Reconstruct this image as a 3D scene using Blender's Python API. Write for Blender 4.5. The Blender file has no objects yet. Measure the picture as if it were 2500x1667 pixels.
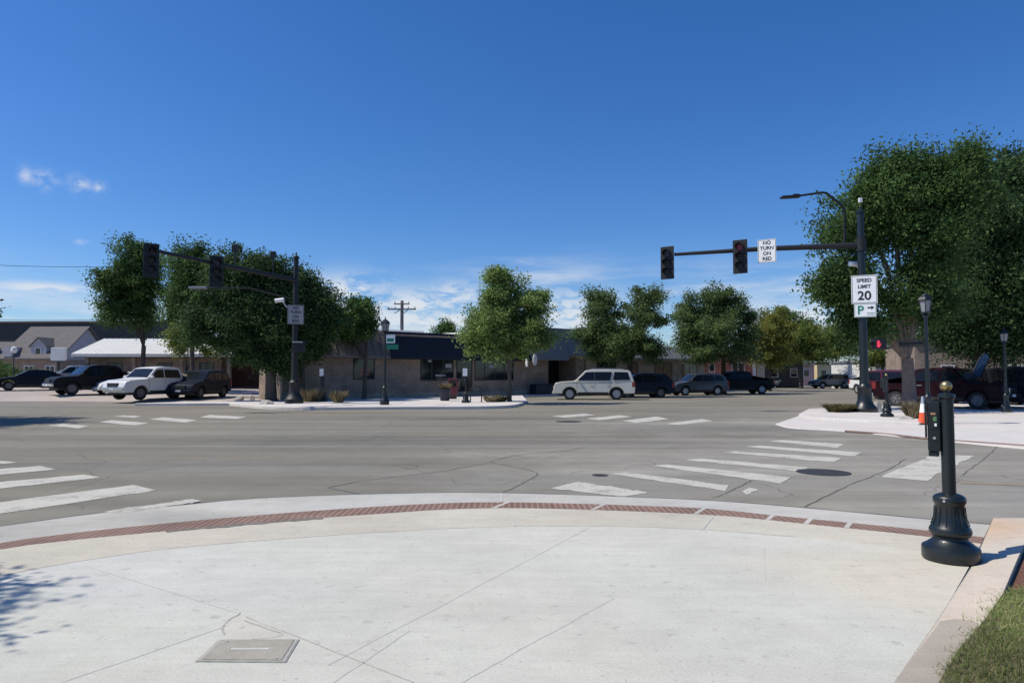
import bpy, math, random
import numpy as np
from mathutils import Vector, Matrix
R = math.radians
sc = bpy.context.scene
COL = sc.collection

# ------------------------------------------------------------ camera
F, CX, CY, HZ, CH = 1720.0, 1250.0, 833.5, 915.0, 1.6      # photo pixels (2500 x 1667), metres
PITCH = math.atan((HZ - CY) / F)
cam = bpy.data.cameras.new('camera'); co = bpy.data.objects.new('camera', cam); COL.objects.link(co)
cam.sensor_width = 36.0; cam.lens = 36.0 * F / 2500.0; cam.clip_end = 6000; cam.clip_start = 0.05
co.location = (0, 0, CH); co.rotation_euler = (R(90) + PITCH, 0, 0)
sc.camera = co

# ------------------------------------------------------------ light
SUN_EL, SUN_AZ = R(54), math.atan2(-1.0, -0.09)            # azimuth clockwise from +Y: the sun stands to the left
sdir = Vector((math.sin(SUN_AZ) * math.cos(SUN_EL), math.cos(SUN_AZ) * math.cos(SUN_EL), math.sin(SUN_EL)))
sun = bpy.data.lights.new('sun', 'SUN'); so = bpy.data.objects.new('sun', sun); COL.objects.link(so)
sun.energy = 4.4; sun.angle = R(0.53); sun.color = (1.0, 0.935, 0.82)
so.rotation_euler = sdir.to_track_quat('Z', 'Y').to_euler(); so.location = (-40, -5, 60)

sc.view_settings.view_transform = 'Standard'; sc.view_settings.look = 'None'
sc.view_settings.exposure = 0.0; sc.view_settings.gamma = 1.0
sc.cycles.max_bounces = 6; sc.cycles.transparent_max_bounces = 6

# ------------------------------------------------------------ world: Nishita sky with small clouds low over the horizon
W = bpy.data.worlds.new("World"); sc.world = W; W.use_nodes = True
nt = W.node_tree; nt.nodes.clear(); N = nt.nodes.new; LK = nt.links.new
out = N('ShaderNodeOutputWorld'); bg = N('ShaderNodeBackground'); bg.inputs['Strength'].default_value = 0.115
sky = N('ShaderNodeTexSky'); sky.sky_type = 'NISHITA'; sky.sun_disc = False
sky.sun_elevation = SUN_EL; sky.sun_rotation = SUN_AZ % (2 * math.pi)
sky.air_density = 1.0; sky.dust_density = 0.6; sky.ozone_density = 3.2; sky.altitude = 300
hs = N('ShaderNodeHueSaturation'); hs.inputs['Saturation'].default_value = 1.18; hs.inputs['Hue'].default_value = 0.505
tintn = N('ShaderNodeMixRGB'); tintn.blend_type = 'MULTIPLY'; tintn.inputs[0].default_value = 1; tintn.inputs[2].default_value = (0.80, 0.94, 1.13, 1)
LK(sky.outputs[0], tintn.inputs[1]); LK(tintn.outputs[0], hs.inputs['Color'])
tc = N('ShaderNodeTexCoord'); sx = N('ShaderNodeSeparateXYZ'); LK(tc.outputs['Generated'], sx.inputs[0])
def mth(op, a, b=None, c=None, clamp=False):
    n = N('ShaderNodeMath'); n.operation = op; n.use_clamp = clamp
    for i, v in enumerate((a, b, c)):
        if v is None: continue
        if isinstance(v, (int, float)): n.inputs[i].default_value = v
        else: LK(v, n.inputs[i])
    return n.outputs[0]
az = mth('ARCTAN2', sx.outputs[0], sx.outputs[1]); el = mth('ARCSINE', sx.outputs[2])
def cloudnoise(sa, se, detail, seed, lo, hi):
    cb = N('ShaderNodeCombineXYZ'); LK(mth('MULTIPLY', az, sa), cb.inputs[0]); LK(mth('MULTIPLY', el, se), cb.inputs[1]); cb.inputs[2].default_value = seed
    n = N('ShaderNodeTexNoise'); n.inputs['Scale'].default_value = 1.0; n.inputs['Detail'].default_value = detail; n.inputs['Roughness'].default_value = 0.6
    n.inputs['Distortion'].default_value = 0.35
    LK(cb.outputs[0], n.inputs['Vector'])
    mr = N('ShaderNodeMapRange'); mr.interpolation_type = 'SMOOTHSTEP'; LK(n.outputs['Fac'], mr.inputs[0]); mr.inputs[1].default_value = lo; mr.inputs[2].default_value = hi
    return mr.outputs[0]
def puff(px, py, rx, ry):
    """soft angular bump centred on the azimuth / elevation seen at a photo pixel"""
    a0 = math.atan2(px - CX, F); e0 = math.atan2(HZ - py, math.hypot(px - CX, F))
    da = mth('DIVIDE', mth('SUBTRACT', az, a0), rx / F); de = mth('DIVIDE', mth('SUBTRACT', el, e0), ry / F)
    r2 = mth('ADD', mth('MULTIPLY', da, da), mth('MULTIPLY', de, de))
    return mth('POWER', 2.718, mth('MULTIPLY', r2, -1.0))
def total(ps):
    t = ps[0]
    for p in ps[1:]: t = mth('MAXIMUM', t, p)
    return t
cum = mth('MULTIPLY', total([puff(*p) for p in ((1010, 745, 150, 40), (840, 715, 110, 42), (1110, 725, 70, 35), (1050, 780, 300, 40), (105, 703, 95, 12), (245, 715, 40, 12), (890, 770, 120, 40),
                                                (1400, 770, 120, 60), (1930, 790, 200, 60))]), cloudnoise(26, 62, 8, 5.7, 0.34, 0.56))
small = mth('MULTIPLY', mth('MULTIPLY', total([puff(*p) for p in ((90, 433, 26, 16), (183, 446, 20, 16), (228, 455, 12, 13), (48, 424, 12, 16), (190, 588, 12, 5))]), cloudnoise(52, 75, 6, 1.3, 0.32, 0.68)), 0.6)
cir = mth('MULTIPLY', mth('MULTIPLY', total([puff(*p) for p in ((1330, 680, 230, 45), (1750, 720, 300, 70), (100, 740, 420, 70), (1270, 640, 60, 16), (2000, 690, 200, 50))]), cloudnoise(6, 42, 6, 8.2, 0.33, 0.72)), 0.62)
cf = mth('MULTIPLY', mth('MAXIMUM', mth('MAXIMUM', cum, small), cir), 0.9, clamp=True)
mx = N('ShaderNodeMixRGB'); LK(cf, mx.inputs[0]); LK(hs.outputs[0], mx.inputs[1]); mx.inputs[2].default_value = (6.6, 6.9, 7.3, 1)
LK(mx.outputs[0], bg.inputs['Color']); LK(bg.outputs[0], out.inputs['Surface'])

# ------------------------------------------------------------ helpers
def ray(px, py):
    x = (px - CX) / F; y = -(py - CY) / F
    return Vector((x, math.cos(PITCH) - y * math.sin(PITCH), math.sin(PITCH) + y * math.cos(PITCH)))
def G(px, py, z=0.0):
    d = ray(px, py); t = (z - CH) / d.z
    return Vector((d.x * t, d.y * t, z))
def at(px, py, D):
    d = ray(px, py); t = D / d.y
    return Vector((d.x * t, D, CH + d.z * t))

def mat(name, col, rough=0.7, metal=0.0, var=0.0, scale=3.0, bump=0.0, bscale=40.0, coat=0.0, emit=None, estr=0.0, spec=0.5):
    m = bpy.data.materials.new(name); m.use_nodes = True; t = m.node_tree; p = t.nodes['Principled BSDF']
    p.inputs['Base Color'].default_value = (*col, 1); p.inputs['Roughness'].default_value = rough; p.inputs['Metallic'].default_value = metal
    p.inputs['Coat Weight'].default_value = coat; p.inputs['Specular IOR Level'].default_value = spec
    if emit: p.inputs['Emission Color'].default_value = (*emit, 1); p.inputs['Emission Strength'].default_value = estr
    if var or bump:
        tcn = t.nodes.new('ShaderNodeTexCoord')
    if var:
        n = t.nodes.new('ShaderNodeTexNoise'); n.inputs['Scale'].default_value = scale; n.inputs['Detail'].default_value = 6; n.inputs['Roughness'].default_value = 0.65
        t.links.new(tcn.outputs['Object'], n.inputs['Vector'])
        r = t.nodes.new('ShaderNodeMapRange'); t.links.new(n.outputs['Fac'], r.inputs[0]); r.inputs[1].default_value = 0.25; r.inputs[2].default_value = 0.75; r.inputs[3].default_value = 1 - var; r.inputs[4].default_value = 1 + var
        mu = t.nodes.new('ShaderNodeMixRGB'); mu.blend_type = 'MULTIPLY'; mu.inputs[0].default_value = 1; mu.inputs[1].default_value = (*col, 1)
        t.links.new(r.outputs[0], mu.inputs[2]); t.links.new(mu.outputs[0], p.inputs['Base Color'])
    if bump:
        n = t.nodes.new('ShaderNodeTexNoise'); n.inputs['Scale'].default_value = bscale; n.inputs['Detail'].default_value = 4
        t.links.new(tcn.outputs['Object'], n.inputs['Vector'])
        b = t.nodes.new('ShaderNodeBump'); b.inputs['Strength'].default_value = bump; b.inputs['Distance'].default_value = 0.02
        t.links.new(n.outputs['Fac'], b.inputs['Height']); t.links.new(b.outputs[0], p.inputs['Normal'])
    return m

class MB:
    def __init__(s): s.v = []; s.f = []
    def add(s, vs, fs):
        o = len(s.v); s.v += [tuple(v) for v in vs]; s.f += [tuple(i + o for i in f) for f in fs]; return s
    def box(s, x0, x1, y0, y1, z0, z1):
        return s.add([(x0,y0,z0),(x1,y0,z0),(x1,y1,z0),(x0,y1,z0),(x0,y0,z1),(x1,y0,z1),(x1,y1,z1),(x0,y1,z1)],
                     [(0,3,2,1),(4,5,6,7),(0,1,5,4),(1,2,6,5),(2,3,7,6),(3,0,4,7)])
    def obox(s, c, ax, ay, az_, hx, hy, hz):
        """box round centre c with half sizes along three unit vectors"""
        c, ax, ay, az_ = map(Vector, (c, ax, ay, az_)); vs = []
        for k in (-1, 1):
            for i, j in ((-1,-1),(1,-1),(1,1),(-1,1)): vs.append(c + ax*hx*i + ay*hy*j + az_*hz*k)
        return s.add(vs, [(0,3,2,1),(4,5,6,7),(0,1,5,4),(1,2,6,5),(2,3,7,6),(3,0,4,7)])
    def tube(s, path, radii, n=8, cap=True):
        path = [Vector(p) for p in path]
        if isinstance(radii, (int, float)): radii = [radii] * len(path)
        o = len(s.v); ref = None
        for i, p in enumerate(path):
            d = (path[min(i+1, len(path)-1)] - path[max(i-1, 0)]).normalized()
            if ref is None: ref = Vector((1,0,0)) if abs(d.x) < 0.8 else Vector((0,1,0))
            a = (ref - d * ref.dot(d)).normalized(); ref = a; b = d.cross(a)
            for k in range(n):
                t = 2*math.pi*k/n; q = p + (a*math.cos(t) + b*math.sin(t)) * radii[i]; s.v.append(tuple(q))
        for i in range(len(path)-1):
            for k in range(n): s.f.append((o+i*n+k, o+i*n+(k+1)%n, o+(i+1)*n+(k+1)%n, o+(i+1)*n+k))
        if cap: s.f.append(tuple(o+k for k in range(n-1,-1,-1))); s.f.append(tuple(o+(len(path)-1)*n+k for k in range(n)))
        return s
    def lathe(s, prof, n=20, c=(0,0,0), flute=0.0, nf=12):
        o = len(s.v)
        for r, z in prof:
            for k in range(n):
                t = 2*math.pi*k/n; s.v.append((c[0]+r*math.cos(t), c[1]+r*math.sin(t), c[2]+z))
        for i in range(len(prof)-1):
            for k in range(n): s.f.append((o+i*n+k, o+i*n+(k+1)%n, o+(i+1)*n+(k+1)%n, o+(i+1)*n+k))
        s.f.append(tuple(o+k for k in range(n-1,-1,-1))); s.f.append(tuple(o+(len(prof)-1)*n+k for k in range(n)))
        return s
    def prism(s, poly, z0, z1):
        n = len(poly); vs = [(p[0],p[1],z0) for p in poly] + [(p[0],p[1],z1) for p in poly]
        return s.add(vs, [tuple(range(n-1,-1,-1)), tuple(range(n,2*n))] + [(i,(i+1)%n,n+(i+1)%n,n+i) for i in range(n)])
    def xprism(s, poly, x0, x1):
        """poly of (y, z) swept along x"""
        n = len(poly); vs = [(x0,p[0],p[1]) for p in poly] + [(x1,p[0],p[1]) for p in poly]
        return s.add(vs, [tuple(range(n-1,-1,-1)), tuple(range(n,2*n))] + [(i,(i+1)%n,n+(i+1)%n,n+i) for i in range(n)])
    def build(s, name, m, parent=None, smooth=False, bevel=0.0, fix=True):
        me = bpy.data.meshes.new(name); me.from_pydata(s.v, [], s.f); me.update()
        if fix:
            import bmesh
            b = bmesh.new(); b.from_mesh(me); bmesh.ops.recalc_face_normals(b, faces=b.faces); b.to_mesh(me); b.free()
        if m: me.materials.append(m)
        if smooth:
            me.shade_smooth()
            try: me.set_sharp_from_angle(angle=R(38))
            except Exception: pass
        o = bpy.data.objects.new(name, me); COL.objects.link(o)
        if parent: o.parent = parent
        if bevel:
            md = o.modifiers.new('bevel', 'BEVEL'); md.width = bevel; md.segments = 2; md.limit_method = 'ANGLE'; md.angle_limit = R(35)
        return o

def thing(name, label, cat, loc=(0,0,0), rz=0.0, group=None):
    o = bpy.data.objects.new(name, None); COL.objects.link(o); o.location = loc; o.rotation_euler = (0,0,rz)
    o.empty_display_size = 0.3
    return tag(o, label, cat, group)
def tag(o, label, cat, group=None):
    o['label'] = label; o['category'] = cat
    if group: o['group'] = group
    return o
def struct(o, kind='structure'): o['kind'] = kind; return o
def copy_thing(src, loc, rz, label, group=None):
    kids = {}
    for o in list(COL.objects):
        if o.parent: kids.setdefault(o.parent.name, []).append(o)
    def rec(o, par):
        c = o.copy(); COL.objects.link(c)
        if par: c.parent = par
        for k in kids.get(o.name, []): rec(k, c)
        return c
    r = rec(src, None); r.location = loc; r.rotation_euler = (0,0,rz); r['label'] = label
    if group: r['group'] = group
    return r
def text(name, s, size, m, parent, loc, rot=(R(90),0,0), sx=1.0, depth=0.003):
    """lettering turned into a mesh; stands in the parent's x-z plane and faces -y"""
    cu = bpy.data.curves.new(name, 'FONT'); cu.body = s; cu.size = size; cu.align_x = 'CENTER'; cu.align_y = 'CENTER'; cu.extrude = depth; cu.offset = size*0.02
    t = bpy.data.objects.new(name, cu); COL.objects.link(t)
    bpy.context.view_layer.update()
    me = bpy.data.meshes.new_from_object(t.evaluated_get(bpy.context.evaluated_depsgraph_get()))
    bpy.data.objects.remove(t); bpy.data.curves.remove(cu)
    me.materials.clear(); me.materials.append(m); me.name = name
    o = bpy.data.objects.new(name, me); COL.objects.link(o); o.parent = parent; o.location = loc; o.rotation_euler = rot; o.scale = (sx,1,1)
    return o
# ------------------------------------------------------------ ground, road, pavements
def smoothline(pts, k=8):
    P = [Vector((p[0],p[1])) for p in pts]; P = [2*P[0]-P[1]] + P + [2*P[-1]-P[-2]]; o = []
    for i in range(1, len(P)-2):
        a,b,c,d = P[i-1:i+3]
        for j in range(k):
            t = j/k; o.append(0.5*((2*b)+(c-a)*t+(2*a-5*b+4*c-d)*t*t+(3*b-a-3*c+d)*t**3))
    o.append(P[-2]); return o
def sheet(name, pts, z, m, thick=0.0):
    if thick: o = MB().prism(pts, z-thick, z).build(name, m)
    else:
        o = MB().add([(p[0],p[1],z) for p in pts], [tuple(range(len(pts)))]).build(name, m)
    return struct(o)
def band(name, A, B, z, m, thick=0.03):
    """strip between two polylines of equal length"""
    n = len(A); vs = [(p[0],p[1],z) for p in A]+[(p[0],p[1],z) for p in B]+[(p[0],p[1],z-thick) for p in A]+[(p[0],p[1],z-thick) for p in B]
    fs = []
    for i in range(n-1):
        fs += [(i,i+1,n+i+1,n+i), (2*n+i,3*n+i,3*n+i+1,2*n+i+1), (i,2*n+i,2*n+i+1,i+1), (n+i,n+i+1,3*n+i+1,3*n+i)]
    fs += [(0,n,3*n,2*n),(n-1,3*n-1,4*n-1,2*n-1)]
    return struct(MB().add(vs,fs).build(name, m))
def resample(P, n):
    L=[0]
    for a,b in zip(P,P[1:]): L.append(L[-1]+(b-a).length)
    o=[]; j=0
    for i in range(n):
        s=L[-1]*i/(n-1)
        while j<len(P)-2 and L[j+1]<s: j+=1
        t=(s-L[j])/max(1e-9,L[j+1]-L[j]); o.append(P[j].lerp(P[j+1],t))
    return o

def spot(t, tcn, x, y, rx, ry, amp=1.0):
    """0..1 stain mask round a place on the ground, with a wandering edge"""
    nn=t.nodes.new; l=t.links.new
    n=nn('ShaderNodeTexNoise'); n.inputs['Scale'].default_value=.8; n.inputs['Detail'].default_value=6; l(tcn.outputs['Object'], n.inputs['Vector'])
    mp=nn('ShaderNodeMapping'); mp.vector_type='TEXTURE'; l(tcn.outputs['Object'], mp.inputs[0]); mp.inputs['Location'].default_value=(x,y,0); mp.inputs['Scale'].default_value=(rx,ry,50)
    ln=nn('ShaderNodeVectorMath'); ln.operation='LENGTH'; l(mp.outputs[0], ln.inputs[0])
    ad=nn('ShaderNodeMath'); ad.operation='MULTIPLY_ADD'; l(n.outputs['Fac'], ad.inputs[0]); ad.inputs[1].default_value=1.6; l(ln.outputs['Value'], ad.inputs[2])
    r=nn('ShaderNodeMapRange'); r.interpolation_type='SMOOTHSTEP'; l(ad.outputs[0], r.inputs[0]); r.inputs[1].default_value=1.1; r.inputs[2].default_value=2.1; r.inputs[3].default_value=amp; r.inputs[4].default_value=0
    return r.outputs[0]
def asphalt_mat():
    m = bpy.data.materials.new('asphalt'); m.use_nodes = True; t = m.node_tree; p = t.nodes['Principled BSDF']; nn = t.nodes.new; l = t.links.new
    tcn = nn('ShaderNodeTexCoord')
    def noise(scale, detail, vec=None, rough=0.6):
        n = nn('ShaderNodeTexNoise'); n.inputs['Scale'].default_value = scale; n.inputs['Detail'].default_value = detail; n.inputs['Roughness'].default_value = rough
        l(vec or tcn.outputs['Object'], n.inputs['Vector']); return n.outputs['Fac']
    def rng(v, a, b, c, d):
        r = nn('ShaderNodeMapRange'); l(v, r.inputs[0]); r.inputs[1].default_value=a; r.inputs[2].default_value=b; r.inputs[3].default_value=c; r.inputs[4].default_value=d; return r.outputs[0]
    def mul(a, b):
        k = nn('ShaderNodeMath'); k.operation='MULTIPLY'; l(a,k.inputs[0]); l(b,k.inputs[1]); return k.outputs[0]
    mp = nn('ShaderNodeMapping'); l(tcn.outputs['Object'], mp.inputs[0]); mp.inputs['Rotation'].default_value = (0,0,R(-42)); mp.inputs['Scale'].default_value = (0.05,0.9,1)
    mp2 = nn('ShaderNodeMapping'); l(tcn.outputs['Object'], mp2.inputs[0]); mp2.inputs['Rotation'].default_value = (0,0,R(46)); mp2.inputs['Scale'].default_value = (0.06,0.8,1)
    f = mul(rng(noise(0.12, 5), .3, .7, .86, 1.12), rng(noise(1.0, 4, mp.outputs[0]), .3, .7, .80, 1.15))
    f = mul(f, rng(noise(1.0, 4, mp2.outputs[0]), .3, .7, .85, 1.10))
    f = mul(f, rng(noise(28, 4, None, .8), .3, .7, .86, 1.14))
    f = mul(f, rng(noise(2.2, 6), .3, .7, .93, 1.07))
    # cracks: warped cell edges, broken up by a noise mask
    wv = nn('ShaderNodeMixRGB'); wv.blend_type='ADD'; wv.inputs[0].default_value=0.9; l(tcn.outputs['Object'], wv.inputs[1])
    wn = nn('ShaderNodeTexNoise'); wn.inputs['Scale'].default_value=0.7; wn.inputs['Detail'].default_value=6; l(tcn.outputs['Object'], wn.inputs['Vector']); l(wn.outputs['Color'], wv.inputs[2])
    vo = nn('ShaderNodeTexVoronoi'); vo.feature='DISTANCE_TO_EDGE'; vo.inputs['Scale'].default_value=0.28; l(wv.outputs[0], vo.inputs['Vector'])
    cr = rng(vo.outputs['Distance'], 0.0, 0.005, 0.62, 1.0)
    mk = rng(noise(0.22, 2), .46, .56, 1.0, 0.0)
    mxx = nn('ShaderNodeMath'); mxx.operation='MAXIMUM'; l(cr,mxx.inputs[0]); l(mk,mxx.inputs[1])
    f = mul(f, mxx.outputs[0])
    tint = nn('ShaderNodeMixRGB'); l(rng(noise(0.09, 3), .4, .6, 0, 1), tint.inputs[0]); tint.inputs[1].default_value=(.218,.206,.166,1); tint.inputs[2].default_value=(.228,.204,.160,1)
    co_=tint.outputs[0]
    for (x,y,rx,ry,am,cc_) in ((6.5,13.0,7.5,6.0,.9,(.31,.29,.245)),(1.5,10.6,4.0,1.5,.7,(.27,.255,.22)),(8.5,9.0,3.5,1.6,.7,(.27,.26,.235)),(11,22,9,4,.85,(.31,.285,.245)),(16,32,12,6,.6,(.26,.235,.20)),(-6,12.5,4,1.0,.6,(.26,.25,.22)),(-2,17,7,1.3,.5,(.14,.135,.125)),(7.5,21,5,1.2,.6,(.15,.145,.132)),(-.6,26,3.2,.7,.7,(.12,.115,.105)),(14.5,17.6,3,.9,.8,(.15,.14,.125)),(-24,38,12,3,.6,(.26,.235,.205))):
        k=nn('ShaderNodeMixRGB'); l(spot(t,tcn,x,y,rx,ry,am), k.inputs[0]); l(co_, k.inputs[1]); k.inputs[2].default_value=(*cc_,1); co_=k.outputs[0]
    mu = nn('ShaderNodeMixRGB'); mu.blend_type='MULTIPLY'; mu.inputs[0].default_value=1; l(co_, mu.inputs[1]); l(f, mu.inputs[2])
    l(mu.outputs[0], p.inputs['Base Color']); p.inputs['Roughness'].default_value=0.9; p.inputs['Specular IOR Level'].default_value=0.25
    b = nn('ShaderNodeBump'); b.inputs['Strength'].default_value=0.35; b.inputs['Distance'].default_value=0.01; l(noise(90,3), b.inputs['Height']); l(b.outputs[0], p.inputs['Normal'])
    return m
def concrete_mat(name, col, blot=0.09, warm=None, spots=()):
    m = bpy.data.materials.new(name); m.use_nodes = True; t = m.node_tree; p = t.nodes['Principled BSDF']; nn = t.nodes.new; l = t.links.new
    tcn = nn('ShaderNodeTexCoord')
    def noise(scale, detail, rough=0.6, vec=None):
        n = nn('ShaderNodeTexNoise'); n.inputs['Scale'].default_value = scale; n.inputs['Detail'].default_value = detail; n.inputs['Roughness'].default_value = rough
        l(vec or tcn.outputs['Object'], n.inputs['Vector']); return n.outputs['Fac']
    def rng(v, a, b, c, d):
        r = nn('ShaderNodeMapRange'); l(v, r.inputs[0]); r.inputs[1].default_value=a; r.inputs[2].default_value=b; r.inputs[3].default_value=c; r.inputs[4].default_value=d; return r.outputs[0]
    def mul(a, b):
        k = nn('ShaderNodeMath'); k.operation='MULTIPLY'; l(a,k.inputs[0]); l(b,k.inputs[1]); return k.outputs[0]
    mp = nn('ShaderNodeMapping'); l(tcn.outputs['Object'], mp.inputs[0]); mp.inputs['Rotation'].default_value = (0,0,R(20)); mp.inputs['Scale'].default_value = (0.5,5,1)
    f = mul(rng(noise(0.45, 6), .3, .7, 1-blot, 1+blot), rng(noise(3.0, 6, .7), .3, .7, .94, 1.06))
    f = mul(f, rng(noise(60, 3, .8), .3, .7, .9, 1.1)); f = mul(f, rng(noise(2.0, 5, .7, mp.outputs[0]), .3, .7, .95, 1.05))
    f = mul(f, rng(noise(9, 2, .5), .64, .76, 1.0, .82)); f = mul(f, rng(noise(24, 1, .5), .70, .76, 1.0, .80))
    c = nn('ShaderNodeMixRGB'); l(rng(noise(0.35, 4), .38, .62, 0, 1), c.inputs[0]); c.inputs[1].default_value=(*col,1); c.inputs[2].default_value=(*(warm or col),1)
    co_=c.outputs[0]
    for (x,y,rx,ry,am,cc_) in spots:
        k=nn('ShaderNodeMixRGB'); l(spot(t,tcn,x,y,rx,ry,am), k.inputs[0]); l(co_, k.inputs[1]); k.inputs[2].default_value=(*cc_,1); co_=k.outputs[0]
    mu = nn('ShaderNodeMixRGB'); mu.blend_type='MULTIPLY'; mu.inputs[0].default_value=1; l(co_, mu.inputs[1]); l(f, mu.inputs[2])
    l(mu.outputs[0], p.inputs['Base Color']); p.inputs['Roughness'].default_value=0.85; p.inputs['Specular IOR Level'].default_value=0.3
    b = nn('ShaderNodeBump'); b.inputs['Strength'].default_value=0.25; b.inputs['Distance'].default_value=0.008; l(noise(70,4), b.inputs['Height']); l(b.outputs[0], p.inputs['Normal'])
    return m
def brick_mat(name, c1, c2, mortar, bw, bh, plane='xz', msize=0.012):
    m = bpy.data.materials.new(name); m.use_nodes = True; t = m.node_tree; p = t.nodes['Principled BSDF']; nn = t.nodes.new; l = t.links.new
    tcn = nn('ShaderNodeTexCoord'); s = nn('ShaderNodeSeparateXYZ'); l(tcn.outputs['Object'], s.inputs[0]); c = nn('ShaderNodeCombineXYZ')
    if plane == 'xz':
        ad = nn('ShaderNodeMath'); ad.operation='ADD'; l(s.outputs[0], ad.inputs[0]); l(s.outputs[1], ad.inputs[1]); l(ad.outputs[0], c.inputs[0]); l(s.outputs[2], c.inputs[1])
    else: l(s.outputs[0], c.inputs[0]); l(s.outputs[1], c.inputs[1])
    br = nn('ShaderNodeTexBrick'); l(c.outputs[0], br.inputs['Vector']); br.inputs['Color1'].default_value=(*c1,1); br.inputs['Color2'].default_value=(*c2,1); br.inputs['Mortar'].default_value=(*mortar,1)
    br.inputs['Scale'].default_value=1; br.inputs['Brick Width'].default_value=bw; br.inputs['Row Height'].default_value=bh; br.inputs['Mortar Size'].default_value=msize; br.inputs['Bias'].default_value=0
    n = nn('ShaderNodeTexNoise'); n.inputs['Scale'].default_value=1.3; n.inputs['Detail'].default_value=6; l(tcn.outputs['Object'], n.inputs['Vector'])
    r = nn('ShaderNodeMapRange'); l(n.outputs['Fac'], r.inputs[0]); r.inputs[1].default_value=.3; r.inputs[2].default_value=.7; r.inputs[3].default_value=.75; r.inputs[4].default_value=1.2
    mu = nn('ShaderNodeMixRGB'); mu.blend_type='MULTIPLY'; mu.inputs[0].default_value=1; l(br.outputs['Color'], mu.inputs[1]); l(r.outputs[0], mu.inputs[2]); l(mu.outputs[0], p.inputs['Base Color'])
    p.inputs['Roughness'].default_value=.9
    return m

M = {}
M['asphalt'] = asphalt_mat()
M['pad'] = concrete_mat('pale concrete', (.548,.545,.468), .085, (.545,.53,.45), ((3.2,5.6,1.3,1.1,.75,(.60,.535,.42)),(-3.6,6.0,1.6,.8,.5,(.53,.525,.50)),(-2.4,5.2,1.2,.5,.5,(.50,.50,.475)),(1.6,6.9,2.0,.5,.5,(.57,.55,.47))))
M['tan'] = concrete_mat('tan concrete', (.525,.50,.41), .12, (.52,.475,.385))
M['gutter'] = concrete_mat('gutter concrete', (.47,.465,.42), .14, (.50,.47,.41), ((-3.6,7.9,1.2,.5,.8,(.30,.295,.26)),(-5.5,7.3,1.5,.5,.6,(.36,.35,.31))))
M['walk'] = concrete_mat('far pavement concrete', (.60,.575,.53), .08, (.62,.56,.51))
M['lot'] = concrete_mat('parking lot concrete', (.42,.355,.30), .12, (.40,.35,.31))
M['pink'] = concrete_mat('pinkish concrete', (.57,.49,.39), .12, (.54,.49,.41), ((4.6,7.2,.9,.6,.8,(.62,.43,.28)),))
M['dirt'] = mat('dry earth', (.30,.25,.18), .95, var=.3, scale=.4)
def paint_mat(name, col, under, cover):
    m = bpy.data.materials.new(name); m.use_nodes=True; t=m.node_tree; p=t.nodes['Principled BSDF']; nn=t.nodes.new; l=t.links.new
    tcn=nn('ShaderNodeTexCoord'); out=None
    for sc_,de in ((2.2,8),(22,6)):
        n=nn('ShaderNodeTexNoise'); n.inputs['Scale'].default_value=sc_; n.inputs['Detail'].default_value=de; n.inputs['Roughness'].default_value=.7; l(tcn.outputs['Object'], n.inputs['Vector'])
        if out is None: out=n.outputs['Fac']
        else:
            a=nn('ShaderNodeMath'); a.operation='ADD'; l(out,a.inputs[0]); l(n.outputs['Fac'],a.inputs[1]); out=a.outputs[0]
    r=nn('ShaderNodeMapRange'); l(out,r.inputs[0]); r.inputs[1].default_value=cover-.10; r.inputs[2].default_value=cover+.12
    k=nn('ShaderNodeMixRGB'); l(r.outputs[0],k.inputs[0]); k.inputs[1].default_value=(*under,1); k.inputs[2].default_value=(*col,1); l(k.outputs[0],p.inputs['Base Color']); p.inputs['Roughness'].default_value=.85
    return m
M['white_paint'] = paint_mat('worn white road paint', (.52,.50,.43), (.26,.245,.205), .88)
M['faint_paint'] = mat('faded yellow road paint', (.27,.225,.15), .85, var=.2, scale=4)
M['tar'] = mat('tar seam', (.125,.12,.108), .7, var=.3, scale=8)
M['joint'] = mat('dark joint', (.40,.385,.335), .9, var=.3, scale=20)
M['softjoint'] = mat('shallow saw joint', (.515,.51,.45), .9, var=.15, scale=12)

g = MB()
g.add([(-1500,-300,-.06),(1500,-300,-.06),(1500,3000,-.06),(-1500,3000,-.06)], [(0,1,2,3)])
struct(g.build('ground', M['dirt']))
sheet('road', [(-90,-60),(120,-60),(160,240),(-110,240)], 0.0, M['asphalt'])

# near corner: road edge, gutter, clay brick band, tan band, pale pad
NS = 60
def gl(pts): return [G(*p).to_2d() for p in pts]
road_edge = resample(smoothline([Vector((-16,2.6)),Vector((-11,5.0)), G(-500,1352).to_2d()] + gl([(0,1287),(255,1253),(497,1230),(617,1219),(900,1208),(1223,1205),(1700,1222),(2000,1245),(2270,1270),(2420,1283)]) + [G(2560,1296).to_2d()]), NS)
br_out = resample(smoothline([Vector((-16,.9)),Vector((-10,3.7)), G(-420,1405).to_2d()] + gl([(0,1327),(425,1278),(900,1240),(1225,1228),(1700,1242),(1855,1257),(2270,1298),(2400,1314)])), NS)
br_in = resample(smoothline([Vector((-16,.6)),Vector((-10,3.4)), G(-420,1425).to_2d()] + gl([(0,1342),(425,1297),(900,1258),(1225,1242),(1700,1257),(1966,1281),(2263,1312),(2396,1330)])), NS)
pad_in = resample(smoothline([Vector((-16,0.0)),Vector((-10,2.7)), G(-420,1470).to_2d()] + gl([(110,1387),(425,1341),(900,1304),(1250,1288),(1600,1290),(1900,1310),(2200,1340),(2372,1376)])), NS)
M['bandbrick'] = brick_mat('clay tactile brick', (.225,.128,.092), (.18,.105,.077), (.285,.205,.165), .07, 4.0, 'xy', .012)
band('gutter', road_edge, br_out, 0.010, M['gutter'])
band('brick_band', br_out, br_in, 0.014, M['bandbrick'])
band('kerb_apron', br_in, pad_in, 0.012, M['tan'])
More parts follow.
